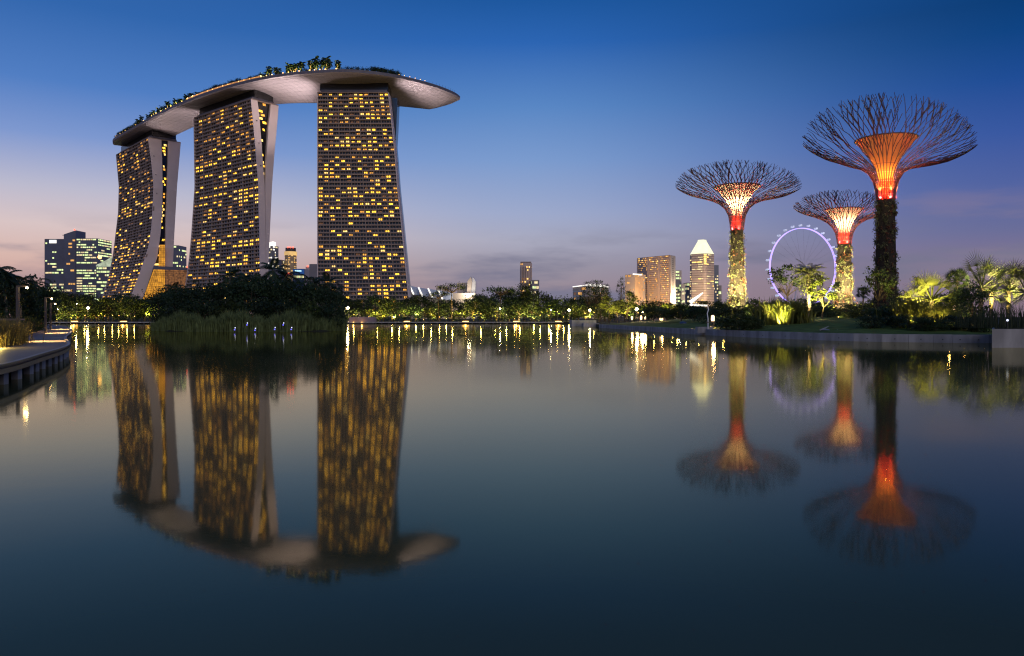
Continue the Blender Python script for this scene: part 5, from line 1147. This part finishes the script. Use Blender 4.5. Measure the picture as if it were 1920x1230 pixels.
place('fanpalm3', (PX(1926, 112), 112, 1.5), PZ(484, 112) - 1.5, 'dark fan palm half cut by the picture edge above the planter', None, 'fan_palm', 'palm', .95, 8.3)
place('fanpalm2', (PX(1794, 125), 125, 1.8), PZ(505, 125) - 1.8, 'small slim dark fan palm between uplit and large palms', None, 'fan_palm', 'palm', 1.0, 5.4)
place('fanpalm2', (PX(1618, 165), 165, 2), PZ(538, 165) - 2, 'small distant dark palm left of the tallest tree tower trunk', None, 'fan_palm', 'palm', 1.0, 5.4)
place('bright1', (PX(1716, 114), 114, 1.5), PZ(522, 114) - 1.5, 'bright uplit shrub tree left of the round fan palm', None, 'tree', 'tree', .75)
place('fanlow', (PX(1762, 97), 97, 1.1), PZ(577, 97) - 1.1, 'low spiky lit clump at the foot of the round fan palm', None, 'spiky_plant', 'plant', 1.0, 2.4)
place('bamboo', (PX(1713, 100), 100, 1.2), PZ(556, 100) - 1.2, 'yellow-lit stalky clump below the bright shrub tree', None, 'bamboo_clump', 'bamboo', .8, 3.0)
for k, (u_, vt, d, w_) in enumerate(((1822, 530, 104, 1.0), (1802, 540, 110, 1.0), (1768, 548, 125, 1.2), (1690, 548, 128, 1.1))):
    place(f'dense{k % 3}', (PX(u_, d), d, 1.4), PZ(vt, d) - 1.4, f'{ORD[k]} dark leafy garden tree between the fan palms', 'dark trees in the palm garden', 'tree', 'tree', w_ * .9)
SH = [(1385, 589, 114, 1.7, 'wide round dark shrub right of the wall block', 2), (1410, 594, 113, 1.2, 'smaller round shrub right of the widest one', 2), (1366, 593, 116, 1.3, 'smaller round shrub left of the widest one', 0), (1655, 574, 104, 1.3, 'spiky dark shrub below the young staked tree', 0), (1635, 590, 99, 1.3, 'low dark shrub left of the spiky one', 1), (1690, 590, 98, 1.5, 'low dark shrub below the lit stalky clump', 0), (1725, 592, 94, 1.5, 'low dark shrub at the wall, below the round fan palm', 1), (1755, 600, 92, 1.3, 'low dark shrub under the spiky lit clump', 2), (1790, 592, 93, 1.6, 'dark shrub at the wall below the striped lantern', 0), (1820, 592, 92, 1.6, 'dark shrub at the wall below the large dark fan palm', 1), (1845, 598, 90, 1.4, 'dark shrub beside the concrete planter', 2), (1330, 590, 150, 2.0, 'dark shrub behind the lantern by the bent pole', 0), (1430, 580, 160, 1.8, 'dark shrub right of the cream tree tower foot', 1), (1400, 575, 170, 1.4, 'yellow-lit shrub at the foot of the cream tree tower', 2), (1560, 585, 160, 1.8, 'dark shrub below the young bright tree', 0), (1600, 580, 150, 1.8, 'dark shrub before the smaller tree tower foot', 1), (1625, 572, 140, 1.5, 'dark shrub left of the tallest tower foot', 2), (1690, 575, 150, 1.6, 'dark shrub right of the tallest tower foot', 0)]
for u_, vt, d, w_, lab, k in SH: place(f'shrub{k}', (PX(u_, d), d, gz(PX(u_, d), d) - .1), max(.8, PZ(vt, d) - gz(PX(u_, d), d) + .1), lab, 'shrubs in the right-hand garden', 'shrub', 'shrub', w_, 3)
for k in range(16):                                         # dark hedge bank across the back of the lawn
    u_ = 1225 + 26 * k; d = 178 + 10 * math.sin(k * 1.7); place(f'shrub{k % 3}', (PX(u_, d), d, 2.4), PZ(575 + 4 * math.sin(k * 2.1), d) - 2.2, f'dark clipped bush in the hedge bank behind the lawn', 'bushes of the hedge bank', 'bush', 'bush', 1.5, 3)
def uplight(u_, d, pw, lab, colr=(1, .76, .16), z=.55, dirn=(0, .35, 1), typ='SPOT', ang=110):
    x = PX(u_, d); z0 = gz(x, d); q = MB(); q.lathe([(.1, 0), (.13, .2), (.16, .3)], 8, (x, d, z0), 0, True); tag(q.build('garden_spotlight', DARKM), lab, 'spotlight', 'spotlights in the right-hand garden')
    light((x, d, z0 + z), pw * 9, colr, .15, typ=typ, direction=dirn, angle=ang, blend=.8)
uplight(1517, 161, 6000, 'spotlight at the foot of the date palm', (1, .80, .36)); uplight(1541, 137, 4000, 'spotlight at the foot of the young bright tree', (.95, .9, .2))
uplight(1462, 118.5, 1300, 'spotlight before the bamboo clump', (1, .82, .22)); uplight(1472, 119, 1000, 'second spotlight before the bamboo clump', (1, .82, .22))
uplight(1746, 104.6, 2400, 'spotlight at the foot of the round fan palm', (1, .80, .24)); uplight(1716, 110.5, 2400, 'spotlight under the bright shrub tree', (1, .80, .24)); uplight(1712, 97.5, 700, 'spotlight in the stalky clump', (1, .78, .16)); uplight(1762, 95.2, 260, 'spotlight in the spiky clump', (1, .70, .16))
uplight(1858, 118.8, 2600, 'spotlight at the foot of the first stem-lit fan palm', (1, .78, .24)); uplight(1890, 116.8, 2600, 'spotlight at the foot of the second stem-lit fan palm', (1, .78, .24)); uplight(1400, 162, 600, 'spotlight at the foot of the cream tree tower', (1, .82, .25)); uplight(1815, 112, 400, 'weak spotlight between dark garden trees', (1, .8, .3))
for u_, d in ((1356, 150), (1372, 172), (1398, 160), (1418, 150), (1440, 168), (1508, 152), (1528, 170), (1572, 150), (1588, 166), (1608, 152), (1632, 140), (1680, 128), (1706, 118), (1778, 112), (1806, 104), (1842, 112)): garden_lamp(u_, d, 350, rn.uniform(.5, 1.3), 'tiny warm lamp among the shrubs of the right-hand garden', 'tiny lamps among the garden shrubs', (1, .66, .18), .085)
# reeds on the planter, with a lamp
q = MB(); zt = PZ(617, 72.4); cen = [(random.uniform(PX(1878, 74), 76), random.uniform(73.4, 82), zt) for _ in range(1800)]
blades(q, cen, [random.uniform(1.6, 2.9) for _ in cen], .035, .3); tag(q.build('planter_reeds', REEDD), 'tall dark reeds growing on the square concrete planter', 'reeds', kind='stuff')
p = P(1889, 602, 72.9); t = thing('planter_lamp', 'little violet-white lamp in front of the planter reeds', 'lamp', (p.x, p.y, zt)); q = MB(); q.tube([(p.x, p.y, zt + .05), (p.x, p.y, p.z)], .02, 5); q.build('stem', DARKM, t); q = MB(); q.ball((p.x, p.y, p.z + .08), .11, 8, 5); q.build('globe', BLUEW, t)
# lit pavilion canopy with bent lamp pole
t = thing('lit_canopy', 'tilted white lit canopy frame on the rise behind the lawn', 'canopy', (PX(1308, 185), 185, 2.5))
q = MB(); q.tube([P(1294, 567, 185), P(1318, 549, 185)], [.5, .16], 6); q.build('boom', WSTRIP, t)
q = MB(); q.tube([P(1292, 572, 185), P(1326, 573, 185)], .22, 6); q.build('beam', WSTRIP, t)
q = MB()
for a, c in (((1296, 565), (1298, 572)), ((1301, 562), (1298, 572)), ((1301, 562), (1305, 572)), ((1307, 568), (1305, 572))): q.tube([P(*a, 185), P(*c, 185)], .13, 5)
q.build('strut', WHITE, t)
q = MB(); q.tube([P(1298, 572, 185), (PX(1298, 185), 185, 2.2)], .15, 6); q.tube([P(1320, 572, 185), (PX(1320, 185), 185, 2.2)], .15, 6); q.build('support', DARKM, t)
t = thing('bent_lamp_pole', 'thin bent pale pole standing at the lawn edge', 'pole', (PX(1329, 122), 122, 1.2))
q = MB(); q.tube([P(1326, 573, 122), P(1328.5, 580, 122), P(1326, 588, 122), P(1327.5, 597, 122), (PX(1327.5, 122), 122, .9)], .09, 6); q.build('pole', WHITE, t)
q = MB(); q.tube([P(1324, 604, 122), P(1340, 604.5, 122)], .1, 5); q.build('foot_bar', PBARK, t)
# bench, dome and steps on the lawn
t = thing('lawn_bench', 'low dark bench with small lit box on the lawn', 'bench', (PX(1238, 192), 192, 2))
x = PX(1238, 192); z0 = gz(x, 192); q = MB(); q.box(x - 1.6, x + 1.6, 192, 192.6, z0 + .4, z0 + .5); q.build('seat', GREYW, t); q = MB(); q.box(x - 1.6, x + 1.6, 192.62, 192.7, z0 + .5, z0 + .95); q.build('backrest', GREYW, t)
for dx in (-1.4, 1.4):
    q = MB(); q.box(x + dx - .05, x + dx + .05, 192.05, 192.55, z0 - .1, z0 + .398); q.build('leg', DARKM, t)
q = MB(); p = P(1281, 600, 160); q.lathe([(.9, 0), (.8, .3), (.5, .52), (.05, .62)], 16, (p.x, p.y, gz(p.x, p.y)), 0, True); tag(q.build('skylight_dome', GLASSB, smooth=True), 'small bluish glass dome set in the lawn', 'dome')
t = thing('garden_ramp', 'short sloping garden path ramp with pale kerbs on the lawn', 'ramp', (PX(1552, 106), 106, 1.1))
q = MB(); q.poly([P(1538, 619, 100), P(1570, 619, 100), P(1577, 609, 112), P(1566, 608.5, 112)]); q.build('ramp_slab', GREYW, t)
for a, c in (((1538, 618.6, 100), (1566, 608, 112)), ((1570, 619, 100), (1577, 609, 112))):
    q = MB(); q.tube([P(*a), P(*c)], .1, 5); q.build('kerb', CONC, t)
# ------------------------------------------------------------------ person on the lawn
def person(u_, v_foot, d):
    x, z0 = PX(u_, d), gz(PX(u_, d), d)
    t = thing('person', 'person in pale shirt and dark trousers standing on lawn below the lit palms', 'person', (x, d, z0))
    def skin(name, verts, edges, rad, m, parent):
        me = bpy.data.meshes.new(name); me.from_pydata(verts, edges, []); me.materials.append(m); o = bpy.data.objects.new(name, me); COL.objects.link(o); o.parent = parent
        sk = o.modifiers.new('skin', 'SKIN'); sk.use_smooth_shade = True
        for i, r in enumerate(rad): me.skin_vertices[0].data[i].radius = (r, r)
        me.skin_vertices[0].data[0].use_root = True
        su = o.modifiers.new('sub', 'SUBSURF'); su.levels = su.render_levels = 1; return o
    V = [(0, 0, .92), (0, 0, 1.15), (0, 0, 1.38), (0, -.01, 1.48), (0, -.03, 1.58), (0, -.03, 1.68), (-.09, 0, .86), (-.1, -.02, .48), (-.1, .02, .08), (-.1, -.12, .03), (.09, 0, .86), (.11, -.05, .48), (.13, 0, .08), (.13, -.14, .03), (-.19, 0, 1.40), (-.24, .02, 1.14), (-.22, -.08, .90), (-.21, -.11, .82), (.19, 0, 1.40), (.25, .02, 1.14), (.22, -.08, .90), (.21, -.11, .82)]
    Eg = [(0, 1), (1, 2), (2, 3), (3, 4), (4, 5), (0, 6), (6, 7), (7, 8), (8, 9), (0, 10), (10, 11), (11, 12), (12, 13), (2, 14), (14, 15), (15, 16), (16, 17), (2, 18), (18, 19), (19, 20), (20, 21)]
    R = [.13, .125, .14, .055, .085, .075, .085, .06, .04, .035, .085, .06, .04, .035, .06, .045, .033, .03, .06, .045, .033, .03]
    skin('body', V, Eg, R, SKIN, t)
    skin('shirt', [V[i] for i in (0, 1, 2, 14, 15, 18, 19)], [(0, 1), (1, 2), (2, 3), (3, 4), (2, 5), (5, 6)], [.15, .145, .16, .08, .062, .08, .062], SHIRT, t)
    skin('trousers', [V[i] for i in (0, 6, 7, 8, 10, 11, 12)], [(0, 1), (1, 2), (2, 3), (0, 4), (4, 5), (5, 6)], [.14, .1, .078, .06, .1, .078, .06], TROU, t)
    q = MB(); q.ball((x, d - .0, z0 + 1.66), .105, 10, 7, 0, 1.1); q.build('hair', TROU, t)
person(1865, 591, 122)
